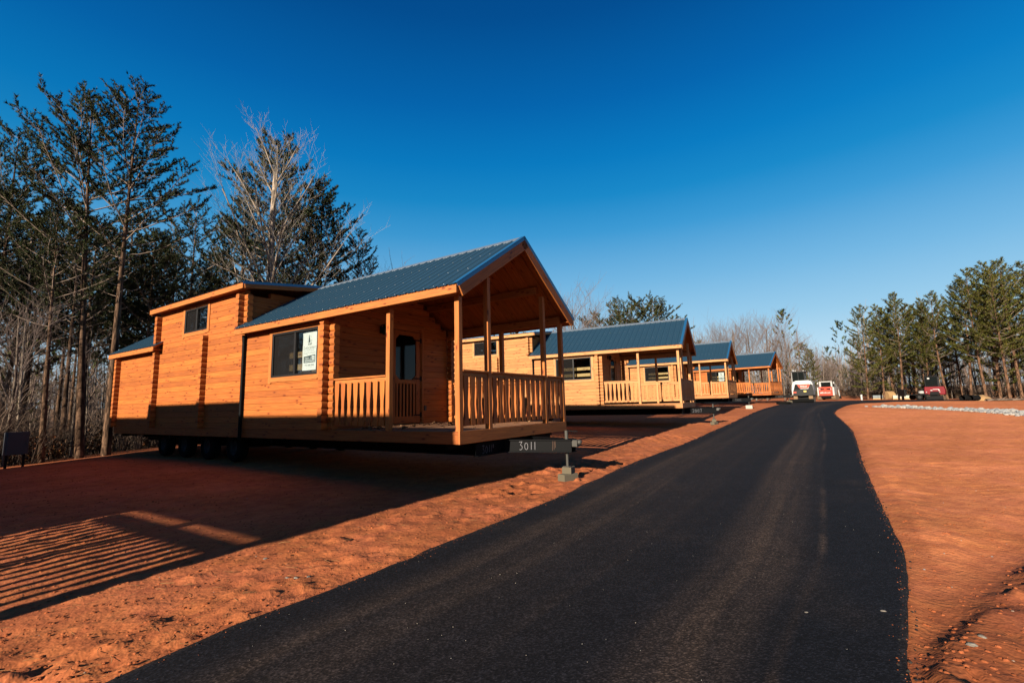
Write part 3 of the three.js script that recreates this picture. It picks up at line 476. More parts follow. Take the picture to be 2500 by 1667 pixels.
CAB.forEach((c, i) => {
  const [label, num, pale] = cabinInfo[i], g = protoCabin.clone(); g.name = numbered('log_cabin'); tag(g, label, 'cabin', 'log cabins in a row along the road');
  const p = cabAt(c, 0, HALF, -DECK); g.position.copy(p); g.rotation.y = -c.yaw; scene.add(g);
  if (pale) g.traverse((o) => { if (o.isMesh && paleOf.has(o.material)) o.material = paleOf.get(o.material); });
  if (num) { // chalk on the web of the sunny tongue beam
    const ch = g.children.find((o) => o.name === 'chassis'), a = V(-.7, DECK - .34, .62), b = V(1.06, DECK - .34, .075), d = b.clone().sub(a).normalize(), n = V(-d.z, 0, d.x); if (n.z < 0) n.negate();
    const m = part('chalk_number', chalkText(num, .14), i === 1 || i === 2 ? M.chalk : chalkDim, ch); const q = b.clone().addScaledVector(d, -.95).addScaledVector(n, .0085).add(V(0, -.065, 0)); m.position.copy(q); m.rotation.y = -Math.atan2(d.z, d.x);
    if (i === 1) { const k = part('chalk_number', chalkText('3011B', .13), chalkDim, ch); k.rotation.y = Math.PI / 2; k.position.set(-.112, DECK - .41, 1.12); const r = part('rust_streak', chalkGeo([[[0, 0], [.01, .16]], [[.03, .02], [.035, .15]], [[.055, .05], [.05, .17]]], 1, 1, .008), M.rust, ch); r.position.copy(b.clone().addScaledVector(d, -.34).addScaledVector(n, .0085).add(V(0, -.08, 0))); r.rotation.y = -Math.atan2(d.z, d.x); }
  }
});
// concrete blocks under the jacks
const blockGeo = (w, h, d) => { const b = box(-w / 2, w / 2, 0, h, -d / 2, d / 2, .008); return b; };
CAB.forEach((c, i) => {
  if (i === 0) return; const p = cabAt(c, -.93, HALF, 0), y = groundH(p.x, p.z) - .012, top = c.o.y - .715, hh = top - y, one = i === 1 || i === 2, who = ['', '3011', '2007', 'third', 'orange far'][i], m = i === 3 ? M.concretePale : M.concrete;
  if (one) {
    const lo = solo('concrete_block', blockGeo(.32, hh * .52, .18), m, i === 1 ? 'lower concrete block under the jack of the orange cabin chalked 3011' : 'lower buff concrete block, bottom of the stack under the pale 2007 cabin', 'concrete block', 'blocks under the trailer jacks'); lo.position.set(p.x, y, p.z); lo.rotation.y = -c.yaw + 1.2; 
    const up = solo('concrete_block', blockGeo(.17, hh * .48 - .001, .20), m, i === 1 ? 'upper concrete block carrying the jack of the nearest orange cabin' : 'upper buff concrete block carrying the jack of the pale cabin chalked 2007', 'concrete block', 'blocks under the trailer jacks'); up.position.set(p.x + .02, y + hh * .52 + .001, p.z - .05); up.rotation.y = -c.yaw + .1;
  } else { const b = solo('concrete_block', blockGeo(.40, hh, .3), m, i === 3 ? 'near white concrete block under a trailer jack' : 'concrete block under the jack of the cabin beside the excavator', 'concrete block', 'blocks under the trailer jacks'); b.position.set(p.x, y, p.z); b.rotation.y = -c.yaw; }
});
// posters taped inside the windows of two cabins
{
  const cv = document.createElement('canvas'); cv.width = 512; cv.height = 900; const k = cv.getContext('2d');
  k.fillStyle = '#e9ece9'; k.fillRect(0, 0, 512, 900);
  k.strokeStyle = '#8a8f8c'; k.lineWidth = 5; k.beginPath(); k.ellipse(256, 190, 85, 105, 0, 0, Math.PI * 2); k.stroke();
  k.fillStyle = '#20302c'; k.beginPath(); k.moveTo(240, 50); k.lineTo(212, 170); k.lineTo(224, 165); k.lineTo(200, 240); k.lineTo(285, 240); k.lineTo(258, 165); k.lineTo(270, 170); k.closePath(); k.fill(); k.fillStyle = '#e9ece9'; k.fillRect(186, 236, 150, 8);
  k.strokeStyle = '#20302c'; k.lineWidth = 9; k.beginPath(); k.moveTo(250, 225); k.lineTo(300, 190); k.lineTo(345, 225); k.stroke(); k.fillStyle = '#20302c'; for (const x of [206, 236, 268, 300, 330]) k.fillRect(x, 245, 12, 52); k.fillRect(196, 292, 150, 9);
  k.fillStyle = '#555c58'; k.textAlign = 'center'; k.font = '98px serif'; k.fillText('Lancaster', 262, 400); k.fillRect(70, 425, 380, 7); k.fillStyle = '#a9aeab'; k.font = '84px serif'; k.fillText('Log Cabins', 262, 515);
  k.fillStyle = '#33423f'; k.beginPath(); k.moveTo(40, 570); k.lineTo(480, 540); k.lineTo(480, 720); k.lineTo(40, 720); k.fill(); k.fillStyle = '#e9ece9'; k.textAlign = 'left'; k.font = 'bold 40px sans-serif'; k.fillText('UNIQUE', 70, 622); k.fillText('DIMENSIONS', 70, 664); k.fillRect(70, 680, 400, 16); k.strokeStyle = '#e9ece9'; k.lineWidth = 8; k.beginPath(); k.arc(318, 622, 26, Math.PI * .9, Math.PI * 1.7); k.stroke(); k.fillRect(345, 565, 110, 100); k.fillStyle = '#c9cecb'; k.fillRect(358, 577, 84, 76);
  k.fillStyle = '#39423f'; k.textAlign = 'center'; k.font = 'bold 58px sans-serif'; k.fillText('717-445-5522', 256, 800); k.fillStyle = '#b5bab7'; k.fillRect(140, 830, 230, 7);
  const t = new THREE.CanvasTexture(cv); t.colorSpace = THREE.SRGBColorSpace; const pm = mat([.42, .42, .42], .85, { map: t });
  const geo = (w, h) => { const s = new THREE.PlaneGeometry(w, h, 8, 10), p = s.attributes.position; for (let i = 0; i < p.count; i++) { const x = p.getX(i) / w, y = p.getY(i) / h; p.setZ(i, .006 * Math.sin(x * 5 + y * 3) + .004 * Math.cos(y * 9)); p.setX(i, p.getX(i) * (1 - .05 * (.5 - y))); } s.computeVertexNormals(); return s; };
  for (const [ci, label] of [[1, 'white paper poster with a fir tree logo in the window of the cabin chalked 3011'], [4, 'white paper poster in the window of the cabin beside the excavator']]) {
    const c = CAB[ci], p = cabAt(c, 4.10, .06, 1.62), m = solo('window_poster', geo(.50, .80), pm, label, 'poster', 'posters in cabin windows'); m.position.copy(p); m.rotation.y = -c.yaw;
  }
}
// ---------------------------------------------------------------- trees
const barkTex = dataTex(256, 512, (x, y) => { const u = x / 256, v = y / 512, n = vnoise(u * 10 + vnoise(u * 6, v * 9, 6) * 1.5, v * 14, 10), m = vnoise(u * 40, v * 60, 20), g = .48 + .34 * sstep(.3, .7, n) + .2 * m; return [g, g * .97, g * .94]; }, true);
const needleM = new THREE.MeshPhysicalMaterial({ vertexColors: true, roughness: .75, specularIntensity: .35 });
const barkM = { pine: mat([.115, .074, .050], .95, { map: barkTex, specularIntensity: .2 }), pineRed: mat([.14, .083, .053], .95, { map: barkTex, specularIntensity: .2 }), grey: mat([.16, .135, .115], .95, { map: barkTex, specularIntensity: .2 }), pale: mat([.31, .265, .22], .9, { map: barkTex, specularIntensity: .2 }), twig: mat([.19, .145, .115], .95, { specularIntensity: .2 }), twigPale: mat([.27, .21, .17], .95, { specularIntensity: .2 }), twigGrey: mat([.20, .175, .15], .95, { specularIntensity: .2 }), twigDark: mat([.115, .088, .078], .95, { specularIntensity: .2 }) };
class Tubes {
  constructor() { this.p = []; this.n = []; this.u = []; }
  seg(a, b, r0, r1, k) {
    const d = b.clone().sub(a), L = d.length(); if (L < 1e-5) return; d.divideScalar(L); const x = Math.abs(d.y) < .95 ? V(0, 1, 0).cross(d).normalize() : V(1, 0, 0).cross(d).normalize(), y = d.clone().cross(x);
    const v0 = a.y * .35, v1 = v0 + L * .35, rep = 2;
    for (let i = 0; i < k; i++) { const t0 = i / k * Math.PI * 2, t1 = (i + 1) / k * Math.PI * 2, n0 = x.clone().multiplyScalar(Math.cos(t0)).addScaledVector(y, Math.sin(t0)), n1 = x.clone().multiplyScalar(Math.cos(t1)).addScaledVector(y, Math.sin(t1));
      const A = a.clone().addScaledVector(n0, r0), B = a.clone().addScaledVector(n1, r0), Cc = b.clone().addScaledVector(n1, r1), Dd = b.clone().addScaledVector(n0, r1), ua = i / k * rep, ub = (i + 1) / k * rep;
      for (const [q, n, u, v] of [[A, n0, ua, v0], [B, n1, ub, v0], [Cc, n1, ub, v1], [A, n0, ua, v0], [Cc, n1, ub, v1], [Dd, n0, ua, v1]]) { this.p.push(q.x, q.y, q.z); this.n.push(n.x, n.y, n.z); this.u.push(u, v); } }
  }
  path(pts, r0, r1, k) { for (let i = 0; i < pts.length - 1; i++) this.seg(pts[i], pts[i + 1], lerp(r0, r1, i / (pts.length - 1)), lerp(r0, r1, (i + 1) / (pts.length - 1)), k); }
  geo() { const g = new THREE.BufferGeometry(); g.setAttribute('position', new THREE.Float32BufferAttribute(this.p, 3)); g.setAttribute('normal', new THREE.Float32BufferAttribute(this.n, 3)); g.setAttribute('uv', new THREE.Float32BufferAttribute(this.u, 2)); return g; }
}
class Needles {
  constructor(c) { this.p = []; this.n = []; this.c = []; this.base = c; }
  tuft(q, dir, len, wid, k) {
    const hue = R(.8, 1.25), cc = [this.base[0] * hue, this.base[1], this.base[2] * R(.7, 1.2)];   // some needles yellower than others
    for (let i = 0; i < k; i++) { const d = dir.clone().addScaledVector(V(R(-1, 1), R(-.7, 1), R(-1, 1)), .8).normalize(), s = V(R(-1, 1), R(-1, 1), R(-1, 1)).cross(d).normalize().multiplyScalar(wid * .5), t = q.clone().addScaledVector(d, len * R(.7, 1.2)), o = q.clone().addScaledVector(d, len * .08), n = s.clone().cross(d).normalize(); if (n.y < 0) n.negate();
      this.p.push(o.x - s.x, o.y - s.y, o.z - s.z, o.x + s.x, o.y + s.y, o.z + s.z, t.x, t.y, t.z); for (let j = 0; j < 3; j++) { this.n.push(n.x, n.y, n.z); this.c.push(...cc); } }
  }
  geo() { const g = new THREE.BufferGeometry(); g.setAttribute('position', new THREE.Float32BufferAttribute(this.p, 3)); g.setAttribute('normal', new THREE.Float32BufferAttribute(this.n, 3)); g.setAttribute('color', new THREE.Float32BufferAttribute(this.c, 3)); return g; }
}
// pine of unit options: H height, base of crown, reach of the longest limbs; detail sets tuft size and number
function makePine(o) {
  const T = new Tubes(), B = new Tubes(), N = new Needles(o.col || [.050, .060, .020]), H = o.H, r0 = o.r, bend = V(R(-1, 1), 0, R(-1, 1)).multiplyScalar(H * (o.bend ?? .018)), at_ = (k) => V(bend.x * Math.sin(k * 2.6), k * H, bend.z * Math.sin(k * 2.1) * (1 - .3 * k));
  const pts = []; for (let i = 0; i <= 18; i++) pts.push(at_(i / 18)); T.path(pts.slice(0, 18), r0, r0 * .12, o.sides || 10); T.seg(at_(0).add(V(0, -.4, 0)), at_(0), r0 * 1.35, r0, o.sides || 10); B.seg(pts[17], pts[18], r0 * .12, r0 * .03, 5);
  const nl = o.limbs, lean = o.lean || V(0, 0, 0);
  for (let i = 0; i < nl; i++) {
    const k = Math.pow(i / (nl - 1), .9), h = lerp(o.base, .985, k), dead = h < o.live; const a = i * 2.399 + R(-.5, .5), prof = o.prof(clamp((h - o.base) / (1 - o.base), 0, 1)), len = o.reach * prof * R(.65, 1.15) * (dead ? R(.3, .6) : 1), out = V(Math.cos(a), 0, Math.sin(a)).add(lean).normalize();
    const rise = lerp(o.riseLow ?? -.08, o.riseTop ?? .75, k) + R(-.1, .15), s = at_(h), lim = [s]; const nn = 5; let cur = s.clone(), dir = out.clone().add(V(0, rise, 0)).normalize(); const q = []; for (let j = 1; j <= nn; j++) { dir.add(V(R(-.13, .13), R(-.05, .16) + .05, R(-.13, .13))).normalize(); cur = cur.clone().addScaledVector(dir, len / nn); lim.push(cur); q.push([cur.clone(), dir.clone()]); }
    const lr = Math.max(.012, r0 * .22 * (len / o.reach) * (1 - .5 * k)); B.path(lim, lr, lr * .25, 4);
    if (dead) { for (let j = 0; j < 3; j++) { const [p, d] = q[Math.min(4, 1 + j)]; const e = p.clone().addScaledVector(d.clone().add(V(R(-.9, .9), R(-.3, .5), R(-.9, .9))).normalize(), len * R(.15, .35)); B.seg(p, e, lr * .4, lr * .12, 3); } continue; }
    const flatSide = V(-out.z, 0, out.x), t0 = o.bareIn ?? .3;
    const nTw = Math.max(5, Math.round(len * o.twigs));
    for (let m = 0; m < nTw; m++) {   // side twigs lie mostly in the plane of the limb, needles hug the twigs
      const f = lerp(t0, 1, (m + rnd()) / nTw), jj = Math.min(nn - 1, Math.floor(f * nn)), sp = lim[jj].clone().lerp(lim[jj + 1], f * nn - jj), d = q[jj][1];
      const sd = d.clone().multiplyScalar(.75).addScaledVector(flatSide, R(.35, 1.1) * (m % 2 ? 1 : -1)).add(V(R(-.2, .2), R(-.02, .42), R(-.2, .2))).normalize(), sl = Math.min(len * .34, R(.35, .85) * o.twigLen) * (1.15 - .5 * f), e = sp.clone().addScaledVector(sd, sl); B.seg(sp, e, lr * .32, lr * .1, 3);
      const nt = Math.max(2, Math.round(sl / (o.size * .62))); for (let w = 0; w < nt; w++) { const c = sp.clone().lerp(e, lerp(.3, 1.0, w / (nt - 1))).add(V(R(-1, 1), R(-.5, .8), R(-1, 1)).multiplyScalar(o.size * .22)); N.tuft(c, sd.clone().add(V(0, .3, 0)).normalize(), o.size, o.width, o.blades); }
    }
    for (let w = 0; w < 3; w++) N.tuft(lim[nn].clone().addScaledVector(dir, -w * o.size * .6), dir, o.size * 1.1, o.width, o.blades);
  }
  const top = at_(1); for (let i = 0; i < 8; i++) N.tuft(top.clone().add(V(R(-.15, .15), R(-.7, .1), R(-.15, .15)).multiplyScalar(o.size * 4)), V(0, 1, 0), o.size, o.width, o.blades);
  const g = new THREE.Group(); part('trunk', T.geo(), o.bark || barkM.pine, g); part('limbs', B.geo(), o.limbM || barkM.twig, g); part('crown', N.geo(), needleM, g); g.userData.H = H; return g;
}
// leafless broadleaf: forks upward, fine twigs at the ends
function makeBare(o) {
  const T = new Tubes(), W = new Tubes(); let budget = o.max || 2600;
  const grow = (p, d, len, r, lv, k) => {
    const n = lv === 0 ? 7 : lv < 2 ? 4 : 3; let cur = p.clone(), dir = d.clone(); const pts = [cur], ds = [dir.clone()];
    for (let i = 0; i < n; i++) { dir.add(V(R(-1, 1), R(-.4, .9) * (lv ? 1 : .3), R(-1, 1)).multiplyScalar(lv === 0 ? .045 : o.wob ?? .16)).normalize(); cur = cur.clone().addScaledVector(dir, len / n); pts.push(cur); ds.push(dir.clone()); }
    const r1 = r * (lv === 0 ? .42 : .35); (lv < o.thick ? T : W).path(pts, r, r1, lv === 0 ? 9 : lv === 1 ? 6 : 3); budget -= n;
    if (lv >= o.levels || budget < 0) return; const nb = o.kids[lv];
    for (let i = 0; i < nb; i++) { const f = lerp(lv === 0 ? o.clear : .22, 1, (i + R(.2, .8)) / nb), q = f * n, j = Math.min(n - 1, Math.floor(q)), s = pts[j].clone().lerp(pts[j + 1], q - j), a = i * 2.4 + R(-.6, .6), out = V(Math.cos(a), 0, Math.sin(a)), sp = o.spread[lv] * R(.75, 1.25), nd = ds[j].clone().multiplyScalar(Math.cos(sp)).addScaledVector(out, Math.sin(sp)).add(V(0, .12, 0)).normalize(); grow(s, nd, len * o.len[lv] * R(.7, 1.15) * (lv === 0 ? lerp(...(o.taper || [1.15, .55]), (f - o.clear) / (1 - o.clear)) : 1), Math.max(o.fine || .0035, lerp(r, r1, f) * o.rad[lv]), lv + 1, i); }
  };
  T.seg(V(0, -.4, 0), V(0, 0, 0), o.r * 1.25, o.r, 9); grow(V(0, 0, 0), V(R(-.05, .05), 1, R(-.05, .05)).normalize(), o.H, o.r, 0, 0);
  const g = new THREE.Group(); part('trunk', T.geo(), o.bark || barkM.grey, g); part('crown', W.geo(), o.twig || barkM.twig, g); let top = 0; for (let i = 1; i < W.p.length; i += 3) top = Math.max(top, W.p[i]); g.userData.H = Math.max(top, o.H); return g;
}
function plant(proto, name, foot_, H, turn, label, group, lean = 0, category = 'tree') {
  const c = proto.clone(), s = H / proto.userData.H; c.userData = {}; c.name = numbered(name); tag(c, label, category, group); c.position.copy(foot_).add(V(0, -.03, 0)); c.scale.set(s * (.92 + .16 * hash2(Math.round(foot_.x * 9), 4)), s, s * (.92 + .16 * hash2(Math.round(foot_.z * 9), 5))); c.rotation.set(0, turn, lean, 'ZYX'); scene.add(c); return c;
}
const px = (x, y) => [x * 2500 / 2352, y * 2500 / 2352];   // the 2352-wide view of the photo
// near pines
const domed = (k) => Math.sin(Math.PI * Math.pow(clamp(k * .93 + .07, 0, 1), .75)) * .9 + .12, oval = (k) => Math.pow(1 - k, .6) * sstep(-.1, .25, k) + .06;
const P1 = [0, 1, 2].map(() => makePine({ H: 14, r: .145, bend: .008, base: .38, live: .50, reach: 3.2, limbs: 54, prof: domed, twigs: 7, twigLen: .85, size: .13, width: .028, blades: 9, col: [.032, .040, .016], riseLow: .05, riseTop: .85 }));
const P2 = [0, 1].map(() => makePine({ H: 13, r: .2, base: .34, live: .4, reach: 3.7, limbs: 60, prof: oval, twigs: 7, twigLen: 1.0, size: .17, width: .036, blades: 10, col: [.032, .040, .016], riseLow: 0, riseTop: .6, bareIn: .15 }));
const P3 = [0, 1, 2, 3].map((i) => makePine({ H: 14, r: .14, base: [.20, .26, .22, .06][i], live: [.26, .34, .28, .06][i], reach: [3.3, 2.9, 3.1, 3.8][i], limbs: [56, 50, 58, 58][i], prof: i === 1 ? domed : oval, twigs: 8, twigLen: 1.05, size: .22, width: .036, blades: 10, col: [.080, .082, .017], riseLow: [.0, .1, -.1, 0][i], riseTop: [.75, .9, .6, .7][i], bark: barkM.pineRed, sides: 7, bareIn: .25, bend: .035 }));
const P4 = [0, 1].map(() => makePine({ H: 9, r: .14, base: .30, live: .35, reach: 3.5, limbs: 50, prof: (k) => .35 + .65 * Math.sin(Math.PI * clamp(.15 + k * .75, 0, 1)), twigs: 6, twigLen: 1.0, size: .17, width: .04, blades: 9, col: [.050, .056, .017], riseLow: .1, riseTop: .55, bareIn: .25 }));
const leftPines = [
  // base pixel, top pixel, proto, label
  [98, 1130, ...px(132, 455), P1[1], 'slim pine at the wood edge left of two taller pines', 'leaning'],
  [192, 1119, ...px(205, 197), P1[0], 'tallest pine at the wood edge, long bare trunk, left of the cabin rear'],
  [257, 1113, ...px(325, 212), P1[2], 'tall dark trunked pine rising right behind the rear of the nearest cabin'],
];
for (const [bx, by, tx, ty, p, label] of leftPines) { const f = at(bx, by), H = heightTo(f, tx, ty); const d = ray(tx, ty), k = -f.z / -d.z; const lean = clamp(-(d.x * (f.z / d.z) - f.x) / H, -.12, .12); plant(p, 'pine_tree', f, H, R(0, 6), label, 'pines at the wood edge', lean * .8); }
for (const [x, y, dep, p, label] of [
  [395, 560, 24, P1[1], 'pine with sparse dark crown seen above the rear cabin loft'], [455, 470, 27, P1[0], 'pine half hidden behind the pale bare tree, beside the rear loft'],
  [640, 328, 27, P2[0], 'broad dark pine standing behind the tall pale bare tree'], [745, 432, 29, P2[1], 'dark pine right of the tall pale bare tree above the cabin roof'], [825, 535, 31, P1[2], 'low spreading pine just above the metal roof of the nearest cabin'],
  [560, 470, 32, P2[1], 'dark pine filling the gap behind the pale bare tree trunk'], [45, 300, 21, P1[2], 'pine whose crown reaches past the left edge behind the tallest pine'], [300, 480, 30, P2[0], 'dense dark pine deep in the wood behind the tall edge pines'], [20, 520, 27, P1[1], 'middling pine deep in the left wood'],
  [1440, 716, 44, P4[0], 'left one of two open crowned pines behind the pale 2007 cabin'], [1492, 712, 45, P4[1], 'right one of two open crowned pines behind the pale 2007 cabin'], [1385, 742, 48, P4[1], 'low wide pine beside two open crowned pines behind the pale cabin'],
]) { const f = foot(...px(x, y), dep); plant(p, 'pine_tree', f, heightTo(f, ...px(x, y)), R(0, 6), label, 'pines behind the cabins'); }
{ // pines deeper in the wood, left and out of the frame on the sunward side
  for (const [x, z, H] of [[-17, -18, 9], [-19.5, -17, 10], [-22, -20, 11], [-16.5, -21, 9], [-24, -25, 12], [-18, -28, 11], [-13, -25, 9], [-27, -26, 12], [-21, -15, 10], [-19, -21, 11], [-22, -26, 12], [-17.5, -24, 10], [-26, -22, 12], [-14, -29, 10], [-10, -33, 10], [-21, -31, 11], [-28, -30, 13], [-6, -38, 9], [-25, -17, 12], [-31, -20, 11], [-29, -10, 12], [-26, -4, 12], [-33, -3, 13], [-36, -12, 12]]) plant(rnd() < .5 ? P1[Math.floor(rnd() * 3)] : P2[Math.floor(rnd() * 2)], 'pine_tree', V(x, baseH(x, z), z), H * R(.9, 1.1), R(0, 6), 'pine standing deeper inside the wood behind the edge pines', 'pines deep in the wood');
}
// pines on the right: a low group and a taller one
const rightPines = [[2055, 705, 62, 3], [2128, 710, 60, 3], [1995, 700, 56, 3], [2032, 700, 60, 0], [2075, 672, 58, 1], [2108, 695, 62, 2], [2140, 684, 57, 0], [2178, 668, 55, 1], [2212, 690, 60, 2], [2232, 640, 54, 1], [2268, 612, 52, 0], [2300, 598, 55, 3], [2322, 610, 50, 2], [2350, 590, 52, 1], [2400, 596, 54, 2], [2290, 660, 62, 1], [2160, 720, 66, 3], [2060, 730, 66, 1], [2335, 650, 60, 0], [2440, 600, 50, 3], [2480, 620, 55, 1]];
rightPines.forEach(([x, y, dep, k], i) => { const f = foot(...px(x, 915), dep); plant(P3[k], 'pine_tree', f, heightTo(f, ...px(x, y)), i * 1.3, x < 2225 ? 'green pine in the lower pine stand beyond the stone line' : 'green pine in the taller pine stand beyond the black pipe', x < 2225 ? 'lower pine stand' : 'taller pine stand', R(-.03, .01)); });
{ // bushy pines beyond the machines
  for (const [x, y, dep, k, l] of [[1865, 800, 62, 3, 'bushy green pine standing right behind the white excavator'], [1905, 835, 75, 3, 'lower bushy pine behind the orange and white loader'], [1945, 838, 90, 1, 'far pine on the rise beyond the loader'], [1975, 832, 95, 3, 'far pine on the rise left of the pine stand']]) { const f = foot(...px(x, 900), dep); plant(P3[k], 'pine_tree', f, heightTo(f, ...px(x, y)), R(0, 6), l, 'bushy pines beyond the machines'); }
}
// the tall pale bare tree above the first cabin
const sycamore = makeBare({ H: 9.4, r: .17, clear: .28, levels: 4, thick: 2, kids: [16, 9, 5, 3], len: [.42, .40, .5, .5], rad: [.38, .36, .45, .6], spread: [.64, .55, .55, .6], taper: [1.15, .42], max: 15000, wob: .075, bark: barkM.pale, twig: barkM.twigGrey });
{ const f = foot(...px(612, 640), 21.5); plant(sycamore, 'bare_tree', f, heightTo(f, ...px(632, 246)), 2.6, 'tall pale bare tree with fanning branches above the first cabin loft', null); }
const bares = [0, 1, 2, 3, 4].map((i) => makeBare({ H: 7 + i * .4, r: .09, fine: .0075, clear: .3, levels: 3, thick: 1, kids: [16, 9, 6], len: [.5, .5, .5], rad: [.34, .42, .5], spread: [.75, .6, .6], max: 2400, wob: .2, bark: barkM.grey, twig: barkM.twigDark }));
const slim = [0, 1, 2, 3].map((i) => makeBare({ H: 9, r: .055, clear: .22, levels: 2, thick: 1, kids: [13, 5], len: [.22, .5], rad: [.4, .55], spread: [.9, .7], max: 420, wob: .3, bark: i ? barkM.grey : barkM.pale, twig: barkM.twigDark }));
for (const [x, y, dep, i, l] of [[1300, 640, 40, 0, 'thin bare tree just right of the nearest cabin gable'], [1325, 672, 43, 1, 'second thin bare tree right of the nearest cabin gable'], [1640, 745, 62, 2, 'bare tree left of the bare grove behind the third cabin'], [1690, 705, 58, 3, 'wide bare tree behind the ridge of the third cabin'], [1735, 712, 60, 4, 'bare tree in the grove between the two farthest cabins'], [1760, 700, 64, 0, 'bare tree above the roof of the farthest cabin'], [1800, 745, 60, 1, 'bare tree rising over the porch of the farthest cabin'], [1825, 748, 57, 3, 'slender bare tree between the farthest cabin and the excavator'], [1870, 790, 66, 2, 'bare tree behind the bushy pine by the excavator'], [880, 590, 33, 2, 'fine twigged bare tree beside the low spreading pine'], [1660, 730, 70, 4, 'far bare tree behind the third cabin roof'], [1720, 725, 72, 1, 'far bare tree deeper in the grove behind the third cabin']]) { const f = foot(...px(x, 880), dep); plant(bares[i], 'bare_tree', f, heightTo(f, ...px(x, y)), R(0, 6), l, 'bare trees behind the cabins'); }
// slim trunks along the wood edge and inside
{ const spots = []; const L = forestLine; let guard = 0;
  while (spots.length < 150 && guard++ < 5000) { const i = 2 + Math.floor(rnd() * (L.length - 4)), t = rnd(), a = L[i], b = L[i + 1], d = b.clone().sub(a), n = V(-d.z, 0, d.x).normalize(), dd = Math.pow(rnd(), 1.4) * 17 - .3, p = a.clone().addScaledVector(d, t).addScaledVector(n, dd); let q = p; if (forestMask(q.x, q.z) < .5) q = a.clone().addScaledVector(d, t).addScaledVector(n, -dd); if (forestMask(q.x, q.z) < .4) continue; if (spots.some((s) => Math.hypot(s.x - q.x, s.z - q.z) < 1.1)) continue; spots.push(q); }
  for (const q of spots) { const far = q.length() > 45; plant(rnd() < .3 ? bares[Math.floor(rnd() * 5)] : slim[Math.floor(rnd() * 4)], 'bare_sapling', V(q.x, baseH(q.x, q.z), q.z), R(5, far ? 9 : 9.5), R(0, 6), 'slim bare tree among the crowded stems of the wood', 'slim bare trees in the wood', R(-.06, .06)); }
}
// undergrowth and woods too far to count
function scatter(name, src, mt, n, where, label, cat, s0, s1, cols) {
  const m = new THREE.InstancedMesh(src, mt, n), e = new THREE.Matrix4(), q = new THREE.Quaternion(), up = V(0, 1, 0); let k = 0, guard = 0;
  while (k < n && guard++ < n * 30) { const p = where(); if (!p) continue; q.setFromAxisAngle(up, R(0, 6.28)); const s = R(s0, s1); e.compose(p, q, V(s, s * R(.8, 1.25), s)); m.setMatrixAt(k, e); if (cols) m.setColorAt(k, lin(...cols[Math.floor(rnd() * cols.length)]).multiplyScalar(R(.75, 1.2))); k++; }
  m.count = k; stuff(name, m, label, cat); scene.add(m); return m;
}
const mergeTree = (g) => merge(g.children.map((c) => c.geometry.clone()));
const nearForest = (d0, d1) => () => { const L = forestLine, i = 2 + Math.floor(rnd() * (L.length - 3)), a = L[i], b = L[i + 1], d = b.clone().sub(a), n = V(-d.z, 0, d.x).normalize(), dd = R(d0, d1), t = rnd(); for (const s of [1, -1]) { const q = a.clone().addScaledVector(d, t).addScaledVector(n, dd * s); if (forestMask(q.x, q.z) > .35) return V(q.x, baseH(q.x, q.z) - .02, q.z); } return null; };
const shrub = (() => { const T = new Tubes(); for (let i = 0; i < 16; i++) { const a = R(0, 6.28), s = V(Math.cos(a) * .1, 0, Math.sin(a) * .1), e = V(Math.cos(a) * R(.2, .8), R(.7, 1.7), Math.sin(a) * R(.2, .8)), m = s.clone().lerp(e, .5).add(V(R(-.1, .1), .1, R(-.1, .1))); T.path([s, m, e], .012, .004, 3); for (let j = 0; j < 5; j++) { const p = m.clone().lerp(e, rnd()); T.seg(p, p.clone().add(V(R(-.4, .4), R(.1, .5), R(-.4, .4))), .005, .002, 3); } } return T.geo(); })();
const leafy = (() => { const N = new Needles([1, 1, 1]); for (let i = 0; i < 150; i++) { const p = V(R(-.8, .8), 0, R(-.8, .8)); p.y = R(.1, 1.5) * (1 - p.length() * .5); N.tuft(p, V(R(-1, 1), R(-.3, 1), R(-1, 1)).normalize(), .11, .09, 2); } return N.geo(); })();
const twigInst = mat([1, 1, 1], .95, { specularIntensity: .2 });
scatter('undergrowth', shrub, twigInst, 1500, nearForest(0, 14), 'tangle of bare brown undergrowth between the trees', 'undergrowth', .6, 1.6, [[.085, .06, .045], [.115, .083, .063], [.065, .046, .036]]);
scatter('dry_leaves', leafy, new THREE.MeshPhysicalMaterial({ color: lin(1, 1, 1), vertexColors: true, roughness: .9, specularIntensity: .2 }), 420, nearForest(0, 9), 'dry russet leaves still hanging on low brush in the wood', 'brush', .5, 1.3, [[.15, .06, .025], [.10, .055, .03], [.17, .09, .04]]);
{ const bareLow = mergeTree(makeBare({ H: 9, r: .1, clear: .25, levels: 3, thick: 1, kids: [12, 6, 4], len: [.38, .5, .5], rad: [.45, .5, .6], spread: [.65, .6, .6], max: 700, wob: .2 })), pineLow = makePine({ H: 11, r: .15, base: .3, live: .3, reach: 2.6, limbs: 26, prof: oval, sub: 3, tufts: 3, size: .42, width: .16, blades: 5, col: [1, 1, 1], sides: 5 });
  const ring = (r0, r1, a0, a1) => () => { const a = R(a0, a1), r = Math.sqrt(R(r0 * r0, r1 * r1)), x = Math.sin(a) * r, z = -Math.cos(a) * r; if (forestMask(x, z) < .9) return null; return V(x, baseH(x, z) - .1, z); };
  scatter('far_woods', bareLow, twigInst, 2600, ring(34, 190, -1.15, 1.2), 'grey brown leafless woods stretching beyond the clearing', 'woods', .7, 1.25, [[.115, .086, .07], [.15, .115, .09], [.10, .072, .06]]);
  scatter('far_pines', pineLow.children[2].geometry, new THREE.MeshPhysicalMaterial({ color: lin(1, 1, 1), vertexColors: true, roughness: .85, specularIntensity: .25 }), 420, ring(40, 190, -1.15, 1.2), 'far off green pine crowns scattered through the leafless woods', 'woods', .6, 1.1, [[.055, .065, .018], [.045, .055, .02]]);
}
